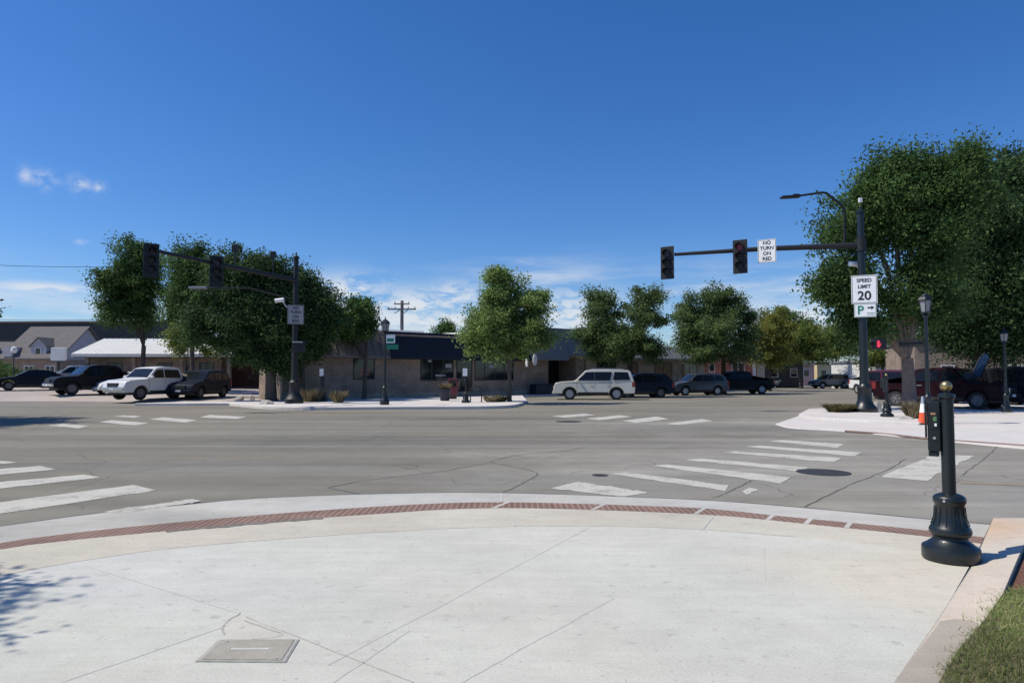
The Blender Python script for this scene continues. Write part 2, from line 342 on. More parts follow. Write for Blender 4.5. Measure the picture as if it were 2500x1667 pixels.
pad_poly = list(pad_in) + [G(2290,1523).to_2d(), G(2190,1667).to_2d(), Vector((1.2,2.75)), Vector((-.6,.6)), Vector((-2,-1)), Vector((-16,-1))]
sheet('sidewalk', pad_poly, 0.014, M['pad'], .03)
# dark line where the gutter meets the asphalt
def stripline(name, pts, w, z, m, taper=True):
    P = [Vector((p[0],p[1])) for p in pts]; vs=[]; fs=[]
    for i,p in enumerate(P):
        d=(P[min(i+1,len(P)-1)]-P[max(i-1,0)]).normalized(); n=Vector((-d.y,d.x)); k=w*(0.5 if not taper else (.25+.5*random.random()))
        vs += [(p.x+n.x*k,p.y+n.y*k,z),(p.x-n.x*k,p.y-n.y*k,z)]
    for i in range(len(P)-1): fs.append((2*i,2*i+1,2*i+3,2*i+2))
    return struct(MB().add(vs,fs).build(name,m))
random.seed(4)
e = road_edge[10:]
stripline('road_seam', resample([p*1.004 for p in e], 90), .055, .008, M['tar'])
def jit(a, b, n=14, amp=.03):
    a=Vector(a[:2]); b=Vector(b[:2]); return [a.lerp(b,i/(n-1)) + Vector((random.gauss(0,amp),random.gauss(0,amp)))*(0 if i in (0,n-1) else 1) for i in range(n)]
for pts in ([(800,1190),(835,1198),(880,1206)], [(1195,1128),(1240,1137),(1300,1150),(1310,1160),(1265,1185),(1225,1203)], [(1195,1128),(1260,1112),(1380,1100),(1430,1092)],
            [(1740,1215),(1770,1205),(1850,1165)], [(1960,1240),(2060,1190),(2170,1145),(2210,1120)], [(800,1190),(900,1172),(1080,1150),(1190,1130)], [(2350,1160),(2420,1105),(2440,1080)]):
    P = resample(smoothline(gl(pts),6), 24); P=[p+Vector((random.gauss(0,.006),random.gauss(0,.009))) for p in P]
    stripline('road_crack', P, .017, .0042, M['tar'])
# saw joints in the pad
for a, b, w, mm in (((210,1385),(575,1500),.007,'softjoint'), ((600,1510),(1010,1672),.008,'joint'), ((560,1530),(100,1690),.008,'softjoint'), ((800,1630),(1440,1290),.006,'softjoint'),
                ((770,1700),(1000,1545),.006,'softjoint'), ((1130,1672),(1290,1580),.007,'softjoint'), ((1865,1340),(1868,1420),.006,'softjoint'), ((1290,1580),(1500,1465),.005,'softjoint')):
    stripline('sidewalk_joint', jit(G(*a), G(*b), 8, .004), w, .0155, M[mm], False)
stripline('sidewalk_joint', resample(pad_in[8:56], 60), .012, .0155, M['joint'])
for a,b in (((1233,1245),(1258,1287)), ((1742,1262),(1716,1294)), ((1223,1207),(1226,1227))):
    stripline('sidewalk_joint', jit(G(*a),G(*b),4,.0), .018, .0155, M['softjoint'], False)
for px in (1250,1440,1745,1855,1975,2098):       # mortar gaps in the brick band
    i = min(range(NS), key=lambda k: abs(br_out[k].x/br_out[k].y - (px-CX)/F)); a=br_out[i]; b=br_in[i]
    stripline('brick_band_joint', [a,b], .05, .0155, M['gutter'], False)
stripline('sidewalk_joint', [G(2170,1700).to_2d(), G(2190,1667).to_2d(), G(2289,1523).to_2d(), G(2376,1385).to_2d()], .015, .0158, M['joint'], False)
# pinkish walk right of the joint, sloping up to the kerb head
pk = [G(2376,1385),G(2289,1523),G(2190,1667),Vector((.9,2.4,0)),Vector((2.2,2.2,0)),Vector((3.0,3.6,0)),G(2380,1560),G(2448,1468),G(2487,1378),G(2520,1310),G(2620,1310),G(2640,1284),G(2426,1284),G(2384,1362)]
zz = [.016,.016,.016,.016,.02,.02,.034,.05,.07,.085,.09,.09,.085,.045]
mb = MB(); n=len(pk); mb.add([(p.x,p.y,z) for p,z in zip(pk,zz)]+[(p.x,p.y,-.03) for p in pk], [tuple(range(n))]+[(i,(i+1)%n,n+(i+1)%n,n+i) for i in range(n)])
struct(mb.build('side_path', M['pink']))
M['mulch'] = mat('red brown mulch', (.16,.07,.045), .95, var=.5, scale=18, bump=1.0, bscale=50)
mb = MB(); q=[G(2489,1380),G(2452,1462),Vector((3.9,5.2,0)),Vector((7,5.2,0)),Vector((7,8.2,0)),G(2522,1312)]; nn_=len(q)
mb.add([(p.x+.03,p.y,z) for p,z in zip(q,(.03,.02,.03,.05,.05,.05))], [tuple(range(nn_))]); struct(mb.build('mulch_bed', M['mulch']))
# turf at the lower right corner
M['soil'] = mat('turf soil', (.12,.10,.05), .95, var=.4, scale=10)
gp = [G(2392,1542),G(2425,1500),G(2448,1462),Vector((3.95,5.35,0)),Vector((7,5.3,0)),Vector((6,2,0)),Vector((1.75,2.6,0)),G(2288,1690),G(2318,1640),G(2345,1595),G(2368,1572)]
M['dirtpath'] = concrete_mat('soil stained concrete', (.42,.365,.29), .25, (.48,.42,.34))
sheet('soil_stain', smoothline([G(*q_).to_2d() for q_ in ((2296,1530),(2340,1524),(2395,1536),(2390,1560),(2370,1640),(2330,1720),(2180,1720),(2196,1664))],4), .036, M['dirtpath'])
mb = MB(); mb.add([(p.x,p.y,.040) for p in gp],[tuple(range(len(gp)))]); struct(mb.build('turf_base', M['soil']))
def inpoly(x,y,P):
    c=False; j=len(P)-1
    for i in range(len(P)):
        if (P[i].y>y)!=(P[j].y>y) and x<(P[j].x-P[i].x)*(y-P[i].y)/(P[j].y-P[i].y)+P[i].x: c=not c
        j=i
    return c
def island_leaf_mat(name, c1, c2, c3, rough=.55, trans=.3, spec=.12):
    m = bpy.data.materials.new(name); m.use_nodes=True; t=m.node_tree; p=t.nodes['Principled BSDF']; nn=t.nodes.new; l=t.links.new
    ge=nn('ShaderNodeNewGeometry'); cr=nn('ShaderNodeValToRGB'); cr.color_ramp.elements[0].color=(*c1,1); cr.color_ramp.elements[1].color=(*c3,1)
    e=cr.color_ramp.elements.new(.55); e.color=(*c2,1); l(ge.outputs['Random Per Island'], cr.inputs[0]); l(cr.outputs[0], p.inputs['Base Color']); p.inputs['Roughness'].default_value=rough; p.inputs['Specular IOR Level'].default_value=spec
    tcn=nn('ShaderNodeTexCoord'); no=nn('ShaderNodeTexNoise'); no.inputs['Scale'].default_value=.95; no.inputs['Detail'].default_value=3; l(tcn.outputs['Object'], no.inputs['Vector'])
    mr=nn('ShaderNodeMapRange'); l(no.outputs['Fac'], mr.inputs[0]); mr.inputs[1].default_value=.32; mr.inputs[2].default_value=.68; mr.inputs[3].default_value=.62; mr.inputs[4].default_value=1.38
    mu=nn('ShaderNodeMixRGB'); mu.blend_type='MULTIPLY'; mu.inputs[0].default_value=1; l(cr.outputs[0], mu.inputs[1]); l(mr.outputs[0], mu.inputs[2]); l(mu.outputs[0], p.inputs['Base Color'])
    tr=nn('ShaderNodeBsdfTranslucent'); l(mu.outputs[0], tr.inputs[0]); mx=nn('ShaderNodeMixShader'); mx.inputs[0].default_value=trans
    o=t.nodes['Material Output']; l(p.outputs[0], mx.inputs[1]); l(tr.outputs[0], mx.inputs[2]); l(mx.outputs[0], o.inputs['Surface'])
    return m
M['grass'] = island_leaf_mat('turf grass', (.14,.21,.05), (.25,.31,.10), (.50,.45,.22), .6, .35)
rs = np.random.RandomState(5); mb=MB(); cnt=0
while cnt<60000:
    x=rs.uniform(2.2,5.2); y=rs.uniform(2.6,5.5)
    if not inpoly(x,y,gp):
        # a few runners creep over the edge of the path
        if rs.rand()>.07 or not inpoly(x+rs.rand()*.12,y-.04,gp): continue
    cnt+=1; h=rs.uniform(.015,.05)*(1.6 if rs.rand()<.04 else 1); a=rs.uniform(0,6.283); w=rs.uniform(.0016,.0034); lx,ly=rs.normal(0,.028,2)
    dx,dy=math.cos(a)*w,math.sin(a)*w
    mb.add([(x-dx,y-dy,.03),(x+dx,y+dy,.03),(x+lx*.45+dx*.7,y+ly*.45+dy*.7,.03+h*.65),(x+lx*.45-dx*.7,y+ly*.45-dy*.7,.03+h*.65),(x+lx,y+ly,.03+h)],[(0,1,2,3),(3,2,4)])
struct(mb.build('grass', M['grass'], fix=False), 'stuff')

# box lid and patch in the pad
M['lid'] = mat('grey polymer lid', (.36,.33,.27), .8, var=.15, scale=14, bump=.3, bscale=90)
M['lidframe'] = mat('lid frame', (.42,.40,.35), .8, var=.15, scale=10)
c4 = [G(x,y) for x,y in ((476,1622),(534,1568),(731,1567),(697,1624))]
def inset(P,k):
    c=sum(P,Vector())/len(P); return [c+(p-c)*k for p in P]
ct = thing('utility_box_lid','rectangular grey utility box lid set flush into the pale concrete pad','utility lid', sum(c4,Vector())/4)
loc=[p-ct.location for p in c4]
MB().prism(loc, .006, .019).build('frame', M['joint'], ct)
MB().prism(inset(loc,.97), .008, .021).build('rim', M['lidframe'], ct)
MB().prism(inset(loc,.91), .010, .0225).build('gap', M['joint'], ct)
MB().prism(inset(loc,.885), .010, .025).build('lid', M['lid'], ct)
cc=(loc[0]+loc[1]+loc[2]+loc[3])/4; ex=(loc[2]-loc[1]).normalized(); ey=Vector((-ex.y,ex.x,0))
MB().obox(cc+Vector((0,0,.0262)),ex,ey,(0,0,1),.11,.014,.001).build('name_plate', M['softjoint'], ct)
for q in (inset(loc,.74)[1], inset(loc,.74)[3]): MB().lathe([(.012,0),(.012,.0025)],10,(q.x,q.y,.0252)).build('bolt', M['joint'], ct)
pt = smoothline([G(*p).to_2d() for p in ((542,1545),(545,1530),(560,1517),(585,1509),(620,1520),(690,1548),(672,1560),(610,1566),(555,1566))],5)
M['patch']=concrete_mat('patched concrete', (.56,.535,.45), .08, (.54,.51,.43))
sheet('concrete_patch', pt, .0152, M['patch'])
stripline('sidewalk_joint', resample(smoothline(gl([(548,1555),(543,1538),(562,1516),(580,1507),(585,1500)]),5),14), .014, .0166, M['joint'])
stripline('sidewalk_joint', jit(G(597,1520),G(685,1551),6,.003), .012, .0166, M['joint'], False)
# faint scuffs on the pad
M['scuff'] = mat('tyre scuff', (.515,.512,.46), .9, var=.1, scale=9)
M['dirt_streak']=mat('dark silt',(.17,.155,.13),.95,var=.4,scale=7)
stripline('silt_streak', [p+Vector((random.gauss(0,.01),-.02+random.gauss(0,.018))) for p in resample([q for q in br_in if -3.7<q.x<-1.95],26)], .085, .0153, M['dirt_streak'])

# crossings: bars run along the street they cross
def bar(mb, quad, z=.0046): mb.add([(p.x,p.y,z) for p in (G(*q) for q in quad)], [(0,1,2,3)])
def crossing(name, quads, z=.0046):
    mb=MB()
    for q in quads:
        P=[G(*p) for p in q]; k=14
        if (P[1]-P[0]).length<(P[2]-P[1]).length: P=[P[1],P[2],P[3],P[0]]
        c0=(P[0]+P[3])*.5; c1=(P[1]+P[2])*.5; P=[c0+(P[0]-c0)*1.22,c1+(P[1]-c1)*1.22,c1+(P[2]-c1)*1.22,c0+(P[3]-c0)*1.22]                                   # ragged, worn bar: split along its length
        top=[P[0].lerp(P[1],i/k) for i in range(k+1)]; bot=[P[3].lerp(P[2],i/k) for i in range(k+1)]
        top=[p+Vector((0,random.gauss(0,.03),0)) for p in top]; bot=[p+Vector((0,random.gauss(0,.03),0)) for p in bot]
        mb.add([(p.x,p.y,z) for p in top]+[(p.x,p.y,z) for p in bot],[(i,i+1,k+2+i,k+1+i) for i in range(k)])
    return struct(mb.build(name, M['white_paint']))
crossing('crosswalk_marking', [((1404,1177),(1578,1203),(1520,1211),(1352,1191)) , ((1490,1156),(1525,1153),(1782,1187),(1770,1197)), ((1812,1200),(1830,1191),(1850,1195),(1822,1207)),
    ((1590,1136),(1625,1134),(1930,1166),(1905,1178)), ((1672,1122),(1712,1120),(1972,1142),(1958,1150)), ((1765,1104),(1795,1102),(2052,1119),(2040,1128)),
    ((1820,1090),(1850,1088),(2102,1105),(2088,1113)), ((1882,1077),(1905,1074),(2060,1085),(2045,1092))])
crossing('stop_line_marking', [((2292,1110),(2370,1112),(2250,1172),(2160,1165))])
crossing('crosswalk_marking', [((-260,1262),(330,1185),(375,1196),(-260,1290)), ((-260,1200),(205,1160),(236,1166),(-260,1218)), ((-260,1165),(98,1139),(128,1146),(-260,1180)),
    ((-260,1140),(10,1126),(35,1129),(-260,1150))])
crossing('crosswalk_marking', [((262,1250),(470,1220),(495,1224),(300,1253))], .0122)
crossing('crosswalk_marking', [((245,1030),(270,1026),(360,1033),(335,1038)), ((368,1023),(395,1019),(480,1026),(455,1031)), ((490,1018),(510,1013),(600,1018),(580,1022)), ((120,1038),(150,1035),(215,1040),(195,1045)), ((280,1016),(300,1014),(345,1016),(330,1019))])
crossing('crosswalk_marking', [((1433,1022),(1460,1025),(1540,1017),(1515,1014)), ((1522,1028),(1550,1032),(1630,1022),(1605,1017)), ((1628,1035),(1655,1037),(1738,1027),(1715,1023)), ((1350,1016),(1375,1019),(1450,1013),(1430,1010))])
for a,b,w in (((1500,1003),(1760,982),.14),((2340,1178),(2700,1190),.22),((40,1004),(150,1000),.14)):
    stripline('lane_line_marking', jit(G(*a),G(*b),6,.01), w, .0044, M['faint_paint'], False)
M['iron'] = mat('cast iron', (.06,.058,.055), .6, metal=.4, var=.3, scale=20)
for (px,py,rad,lb) in ((2010,1153,.42,'dark round manhole cover in the asphalt beside the striped crossing'),(1388,1029,.45,'dark round manhole cover in the middle of the far lane'),(1465,1160,.13,'small dark valve cover in the asphalt near the gutter')):
    p=G(px,py); o=MB().lathe([(rad,0.0),(rad,.005),(rad*.9,.007),(rad*.88,.005),(rad*.3,.006),(.01,.006)],28).build('manhole_cover', M['iron']); o.location=(p.x,p.y,.002); tag(o,lb,'manhole cover')

# far corner pavement with a real kerb
def slab(name, pts, z, m, kerbm=None):
    return struct(MB().prism([(p[0],p[1]) for p in pts], -.03, z).build(name, m, bevel=.03))
U = Vector((.766,.643,0)); V = Vector((-.643,.766,0)); FO = Vector((-6.4,46.6,0))
fc = smoothline(gl([(560,990),(640,998),(740,1001),(900,1000),(1060,999),(1190,998),(1258,994),(1288,984)]),6)
fc = [p for p in fc]
w1 = FO+U*8.0-V*1.6; w2 = FO+U*40-V*1.6; w3=FO+U*40+V*1; w4=FO-U*15+V*1; w5=Vector((-19.5,36.5,0))
slab('corner_pavement', [p for p in fc]+[w1.to_2d(),w2.to_2d(),w3.to_2d(),w4.to_2d(),w5.to_2d()], .14, M['walk'])
# right corner pavement: low front apron, raised kerb head behind
slab('right_pavement', [p for p in smoothline(gl([(1893,1036),(1935,1046),(2070,1054),(2272,1074),(2500,1096),(2760,1118)]),5)]+[Vector((26,17)),Vector((40,30)),Vector((30,44)),G(2175,990).to_2d(),G(1962,1012).to_2d()], .03, M['walk'])
slab('right_kerb_head', [p for p in smoothline(gl([(1950,1017),(1990,1026),(2120,1034),(2245,1040)]),4)]+[G(2330,1020).to_2d(),G(2300,1000).to_2d(),G(2150,996).to_2d(),G(1975,1003).to_2d()], .11, M['walk'])
a=resample(smoothline(gl([(2062,1053),(2150,1059),(2272,1072),(2500,1089),(2700,1104)]),5),30); b=[p*.985 for p in a]
band('brick_band', a, b, .036, M['bandbrick'], .02)
M['curbband']=M['gutter']
# parking lot on the left rises a little
def zlot(x,y): return max(.03,.02*(y-38)+.014*(-x-16))
vs=[];fs=[]; xs=[-110,-80,-60,-50,-44,-38,-32,-26,-21,-17,-14]; row=0
for j,(dy,flat) in enumerate(((0,1),(1.5,0),(5,0),(10,0),(20,0),(40,0))):
    for x in xs:
        y0 = 40.5+(-x-14)*.03+ (2.2 if x<-25 else (.09*(-x-14)) ); y=y0+dy-.5; vs.append((x,y,.004 if flat else zlot(x,y)))
for j in range(5):
    for i in range(len(xs)-1): a0=j*len(xs)+i; fs.append((a0,a0+1,a0+1+len(xs),a0+len(xs)))
struct(MB().add(vs,fs).build('parking_lot', M['lot']))
# ------------------------------------------------------------ buildings
M['brick'] = brick_mat('brown brick', (.30,.22,.165), (.225,.165,.122), (.34,.29,.24), .42, .14)
M['stone'] = brick_mat('tan stone block', (.38,.31,.235), (.30,.24,.185), (.36,.31,.26), .6, .3)
M['redbrick'] = brick_mat('red brick', (.42,.12,.075), (.34,.09,.06), (.40,.30,.26), .45, .15)
M['tanroof'] = mat('weathered brown metal roof', (.145,.12,.10), .7, var=.25, scale=1.2)
M['navyroof'] = mat('navy standing seam metal', (.007,.012,.022), .85, var=.15, scale=1.0)
M['greyroof'] = mat('grey standing seam metal', (.19,.20,.215), .8, var=.15, scale=1.0)
M['white_roof'] = mat('white metal roof', (.66,.65,.60), .6, var=.06, scale=.6)
M['shingle'] = mat('grey asphalt shingle', (.13,.12,.115), .9, var=.25, scale=3, bump=.4, bscale=12)
M['membrane'] = mat('white roof membrane', (.75,.74,.72), .7, var=.05)
M['glass'] = mat('dark window glass', (.012,.016,.02), .06, spec=.6)
M['frame_dark'] = mat('dark window frame', (.03,.03,.032), .5)
M['frame_white'] = mat('white window frame', (.72,.71,.68), .6)
M['stucco_grey'] = mat('pale grey siding', (.38,.38,.41), .85, var=.1, scale=2)
M['white'] = mat('white panel', (.74,.73,.70), .6, var=.04)
M['cream'] = mat('cream stucco', (.62,.50,.28), .85, var=.08)
M['pinkwall'] = mat('pink siding', (.58,.36,.34), .85, var=.12, scale=2)
M['neon'] = mat('neon tube', (.12,.02,.05), .4, emit=(1,.12,.25), estr=.05)
M['signpale'] = mat('pale notice', (.32,.34,.36), .7)
ROT = math.atan2(U.y, U.x)
def window(b, x0, x1, z0, z1, y=0.0, mull=1, fm='frame_dark', nm='window', sill=False):
    """window in a wall whose face is the local plane y; frame stands 30 mm proud"""
    f=.07; mb=MB(); mb.box(x0,x1,y-.03,y+.05,z1-f,z1).box(x0,x1,y-.03,y+.05,z0,z0+f).box(x0,x0+f,y-.03,y+.05,z0+f,z1-f).box(x1-f,x1,y-.03,y+.05,z0+f,z1-f)
    for i in range(1,mull+1):
        xm=x0+(x1-x0)*i/(mull+1); mb.box(xm-.03,xm+.03,y-.026,y+.05,z0+f,z1-f)
    w=mb.build(nm, M[fm], b); MB().box(x0+f*.5,x1-f*.5,y-.012,y+.03,z0+f*.5,z1-f*.5).build('pane', M['glass'], w)
    if sill: MB().box(x0-.08,x1+.08,y-.09,y-.002,z0-.10,z0-.003).build('sill', M[fm], w)
    return w
def mansard(b, x0, x1, zb, zt, m, over=.9, name='awning', rib=.42):
    mb=MB(); mb.xprism([(-over,zb),(-over,zb+.14),(.12,zt),(.12,zb)], x0, x1)
    n=int((x1-x0)/rib) if rib else -1; dz=zt-zb-.14; L=math.hypot(over+.12,dz); dy=(over+.12)/L; ez=dz/L
    for i in range(n+1):
        x=x0+.03+(x1-x0-.06)*i/n; mb.obox((x,(-over+.12)/2-ez*.02,(zb+.14+zt)/2+dy*.02),(1,0,0),(0,dy,ez),(0,-ez,dy),.022,L/2-.01,.03)
    return mb.build(name, m, b)

b = thing('brick_storefront','long brown brick storefront with a brown roof skirt and a navy metal awning','building', FO, ROT)
MB().box(-9.0,-3.0,0,3.6,0,4.25).box(-3.0,9.8,0,14,0,4.25).build('wall', M['brick'], b)
mansard(b,-9.1,-2.35,2.62,4.42,M['tanroof'],.85,'roof_skirt',.5)
mansard(b,-2.3,9.75,2.62,4.42,M['navyroof'],.55,'awning',0)
MB().box(-8.8,-2.8,.2,3.5,4.26,4.36).box(-2.79,9.6,.2,13.8,4.26,4.36).build('roof', M['membrane'], b)
MB().box(-1.6,2.6,3.0,6.0,4.37,4.74).build('roof_unit', M['membrane'], b); MB().box(5.5,8.3,2.5,5.0,4.37,4.68).build('roof_unit', M['membrane'], b)
w=window(b,-4.5,-3.0,1.3,2.66,0,0); MB().box(-4.0,-3.35,-.022,-.014,1.85,1.93).box(-4.05,-3.4,-.022,-.014,1.6,1.66).build('neon_sign', M['neon'], w)
window(b,.4,3.1,1.2,2.8,0,2); window(b,4.9,8.5,1.2,2.8,0,3)
w=window(b,3.3,4.7,.14,2.8,0,0,nm='door'); MB().box(3.42,3.47,-.09,-.035,1.0,1.5).build('handle', M['frame_dark'], w)
for x,z,wd,h in ((1.0,2.45,.3,.2),(1.6,1.5,.8,.12),(2.4,2.1,.5,.25),(6.2,2.1,.6,.2)): MB().box(x,x+wd,-.021,-.014,z,z+h).build('window_notice', M['signpale'], b)
MB().box(-9.05,9.8,-.04,-.003,0,.45).build('plinth', M['stone'], b)
MB().box(9.0,9.1,-.95,-.75,2.2,2.8).build('downpipe', M['white'], b)

b = thing('grey_roof_shop','brick shop with a grey sloping metal canopy and dark recessed glass entrance','building', FO+U*9.85, ROT)
MB().box(0,2.2,.05,13,0,5.1).box(5.2,6.2,.05,13,0,5.1).box(2.2,5.2,2.0,13,0,5.1).box(2.2,5.2,.05,2.0,2.95,5.1).build('wall', M['brick'], b)
mansard(b,-.02,3.9,2.72,5.25,M['greyroof'],.55,'canopy',0); 
mb=MB(); mb.xprism([(-.52,3.05),(-.52,3.2),(.12,5.25),(.12,3.05)],3.92,6.15); mb.build('canopy', M['greyroof'], b)
window(b,2.25,3.7,.14,2.9,2.0,0,nm='door'); window(b,3.75,5.15,.5,2.9,2.0,1)
MB().box(.1,6.1,.3,12.5,5.11,5.22).build('roof', M['membrane'], b)
o=thing('storage_bench','dark blue box bench against the brick wall by the recessed entrance','bench', FO+U*10.9-V*.55, ROT)
M['navybox']=mat('navy painted box',(.012,.018,.035),.5)
MB().box(-.95,.95,-.35,.35,.14,.85).build('body', M['navybox'], o, bevel=.02); MB().box(-1.0,1.0,-.4,.4,.855,.92).build('lid', M['navybox'], o, bevel=.01)
o=thing('hanging_sign','small white oval sign hanging from the canopy corner above the brick pier','sign', FO+U*9.5-V*1.25+Vector((0,0,2.75)), ROT)
mb=MB(); mb.tube([(0,-.03,-.05),(0,.03,-.05)],[.36,.36],18); pl=mb.build('panel', M['white'], o, smooth=True); pl.scale=(.55,1,1.15)
MB().box(-.02,.02,-.02,1.0,.36,.40).build('bracket', M['frame_dark'], o)

b = thing('stone_shop_row','low row of beige stone shops under a grey roof edge behind the street trees','building', FO+U*16.2, ROT)
MB().box(0,16.2,0,13,0,3.9).build('wall', M['stone'], b)
mansard(b,-.05,16.25,2.9,4.1,M['greyroof'],.8,'canopy',.6)
for x0,x1 in ((1.2,3.6),(8.6,11.2),(12.6,15.0)): window(b,x0,x1,.9,2.75,0,1)
window(b,5.0,6.4,.14,2.75,0,0,nm='door'); MB().box(.2,16,.3,12.8,3.91,4.0).build('roof', M['membrane'], b)

# white-roofed shop on the left and the grey house behind it
M['darkred']=brick_mat('dark red brick', (.13,.055,.045), (.10,.045,.038), (.12,.09,.08), .42, .14)
WB = thing('white_roof_shop','long low brown brick building under a wide white metal roof','building', (-27.4,57,0), R(2))
MB().box(-7.5,3.4,1.2,11,0,3.4).build('wall', M['brick'], WB); MB().box(3.405,9.5,3.6,11,0,3.4).build('wall', M['darkred'], WB)
mb=MB(); mb.xprism([(-.2,3.05),(-.2,3.3),(4.6,4.75),(4.9,4.75),(10,3.3),(10,3.05)],-8.0,10.0)
for i in range(40): 
    x=-7.9+i*.455; mb.obox((x,2.2-.013,4.025+.045),(1,0,0),(0,.957,.289),(0,-.289,.957),.015,2.45,.006)
mb.build('roof', M['white_roof'], WB)
MB().box(-7.9,9.9,-.05,1.19,2.98,3.045).build('soffit', M['frame_dark'], WB)
for x in (-6.9,-3.2,.6,4.4,8.4): MB().box(x-.14,x+.14,.05,.33,0,2.975).build('pillar', M['frame_white'] if x==8.4 else M['brick'], WB)
for x in (-5.2,-1.2,2.2): window(WB,x-.6,x+.6,1.4,2.6,1.2,1)
window(WB,5.6,6.6,.1,2.3,3.6,0,nm='door')
mb=MB(); mb.tube([(-1.2,5,4.2),(-1.2,5,5.5)],.16,8); mb.build('vent_pipe', M['frame_dark'], WB)

def gable(b, x0,x1,y0,y1,zb,zr,axis='x',over=.3,m='shingle',name='roof', t=.12):
    mb=MB()
    if axis=='x':
        ym=(y0+y1)/2; mb.xprism([(y0-over,zb-.15),(ym,zr),(y1+over,zb-.15),(y1+over,zb-.15+t),(ym,zr+t),(y0-over,zb-.15+t)],x0-over,x1+over)
    else:
        xm=(x0+x1)/2; P=[(x0-over,zb-.15),(xm,zr),(x1+over,zb-.15),(x1+over,zb-.15+t),(xm,zr+t),(x0-over,zb-.15+t)]
        n=len(P); vs=[(p[0],y0-over,p[1]) for p in P]+[(p[0],y1+over,p[1]) for p in P]
        mb.add(vs,[tuple(range(n-1,-1,-1)),tuple(range(n,2*n))]+[(i,(i+1)%n,n+(i+1)%n,n+i) for i in range(n)])
    return mb.build(name, M[m], b)
HB = thing('gabled_house','two storey house with a steep grey shingle roof and a white gabled dormer','house', (-52.6,76,.0), R(-4))
MB().box(-2.6,3.8,0,9,0,3.4).build('wall', M['brick'], HB)
gable(HB,-2.6,3.8,0,9,3.4,7.0,'x',.35)
mb=MB(); mb.add([(3.82,0,3.3),(3.82,9,3.3),(3.82,4.5,6.95),(3.6,0,3.3),(3.6,9,3.3),(3.6,4.5,6.95)],[(0,1,2),(5,4,3),(0,3,4,1),(1,4,5,2),(2,5,3,0)]); mb.build('gable_wall', M['stucco_grey'], HB)
d=MB(); d.box(.4,2.2,.3,3.2,3.5,4.7).add([(.4,.3,4.7),(2.2,.3,4.7),(1.3,.3,5.6),(.4,3.2,4.7),(2.2,3.2,4.7),(1.3,3.2,5.6)],[(0,1,2),(5,4,3),(0,3,4,1),(1,4,5,2),(2,5,3,0)])
dm=d.build('dormer', M['stucco_grey'], HB); gable(dm,.4,2.2,.3,3.2,4.75,5.62,'y',.14,t=.08); window(dm,.95,1.65,3.75,4.55,.3,0,'frame_white')
MB().box(-2.2,-1.2,-.3,1.2,3.55,4.6).build('dormer', M['stucco_grey'], HB)
for x in (-2.2,0,2.4): window(HB,x,x+1.1,1.2,2.6,0,1,'frame_white')
LB = thing('shingle_wing','long low house wing with a dark grey shingle roof behind the white roof','house', (-38,84,.6), R(-2))
MB().box(-3,18,0,8,0,3.6).build('wall', M['brick'], LB); gable(LB,-3,18,0,8,3.6,5.2,'x',.3)
for x in (0,5,10,15): window(LB,x,x+1.4,1.2,2.6,0,1,'frame_white')
NB = thing('end_house','grey house with a white gable end at the left edge of the picture','house', (-60,77,.2), R(8))
MB().box(-6,3.6,0,8,0,3.2).build('wall', M['brick'], NB); gable(NB,-6,3.6,0,8,3.2,5.1,'x',.3)
mb=MB(); mb.box(2.0,3.3,-.4,1.5,2.9,3.5).add([(2.0,-.4,3.5),(3.3,-.4,3.5),(2.65,-.4,5.0),(2.0,1.5,3.5),(3.3,1.5,3.5),(2.65,1.5,5.0)],[(0,1,2),(5,4,3),(0,3,4,1),(1,4,5,2),(2,5,3,0)]); mb.build('gable_wall', M['stucco_grey'], NB)
FB = thing('long_flat_building','long flat dark building on the rise behind the grey houses','building', (-73,118,0), R(-3))
M['darkwall']=mat('dark long wall',(.045,.05,.055),.8,var=.2,scale=.2)
MB().box(-50,17,0,10,0,10.3).build('wall', M['darkwall'], FB); MB().box(-50.3,17.3,-.3,10.3,10.31,10.6).build('roof', M['shingle'], FB)
o=thing('sign_board','blank white square sign board on a dark post before the grey house','sign', at(141,955,58), 0); o.location.z=.4
MB().box(-.6,.6,-.12,.12,2.35,3.45).build('panel', M['white'], o, bevel=.03); MB().box(-.62,.62,-.14,.14,2.26,2.345).build('frame', M['frame_dark'], o); MB().box(-.08,.08,-.08,.08,0,2.25).build('post', M['frame_dark'], o)
o=thing('globe_lamp','short dark lamp post with a white globe beside the left house','street lamp', at(31,960,62), 0); o.location.z=.5
MB().lathe([(.14,0),(.14,.3),(.06,.35),(.05,3.0)],10).build('pole', M['frame_dark'], o, True); MB().lathe([(.03,3.0),(.2,3.1),(.26,3.3),(.2,3.5),(.03,3.6)],12).build('globe', M['white'], o, True)

# far right
RB = thing('red_brick_house','red brick building with a white framed window beyond the dark parked cars','building', at(1725,960,74)*1.0, ROT*.35); RB.location.z=0
MB().box(-1.5,6.0,0,9,0,4.3).build('wall', M['redbrick'], RB); MB().box(-1.7,6.2,-.2,9.2,4.31,4.6).build('roof', M['greyroof'], RB)
window(RB,3.0,4.5,1.5,2.9,0,1,'frame_white',sill=True); window(RB,.3,1.0,1.9,2.7,0,0,'frame_white'); MB().box(5.45,5.8,-.12,-.005,0,3.3).build('trim', M['frame_white'], RB)
MB().box(-1.5,6.0,-.05,-.003,0,.9).build('plinth', M['stone'], RB)
def farblock(nm,lb,px,D,w,h,m,rz=.25,win=2,roofm='greyroof'):
    p=at(px,950,D); b=thing(nm,lb,'building',(p.x,p.y,0),rz); MB().box(0,w,0,9,0,h).build('wall', M[m], b)
    MB().box(-.15,w+.15,-.2,9.2,h+.005,h+.25).build('roof', M[roofm], b)
    for i in range(win):
        x=w*(i+.5)/win-.5; window(b,x,x+1.0,1.3,2.4,0,0,'frame_white')
    return b
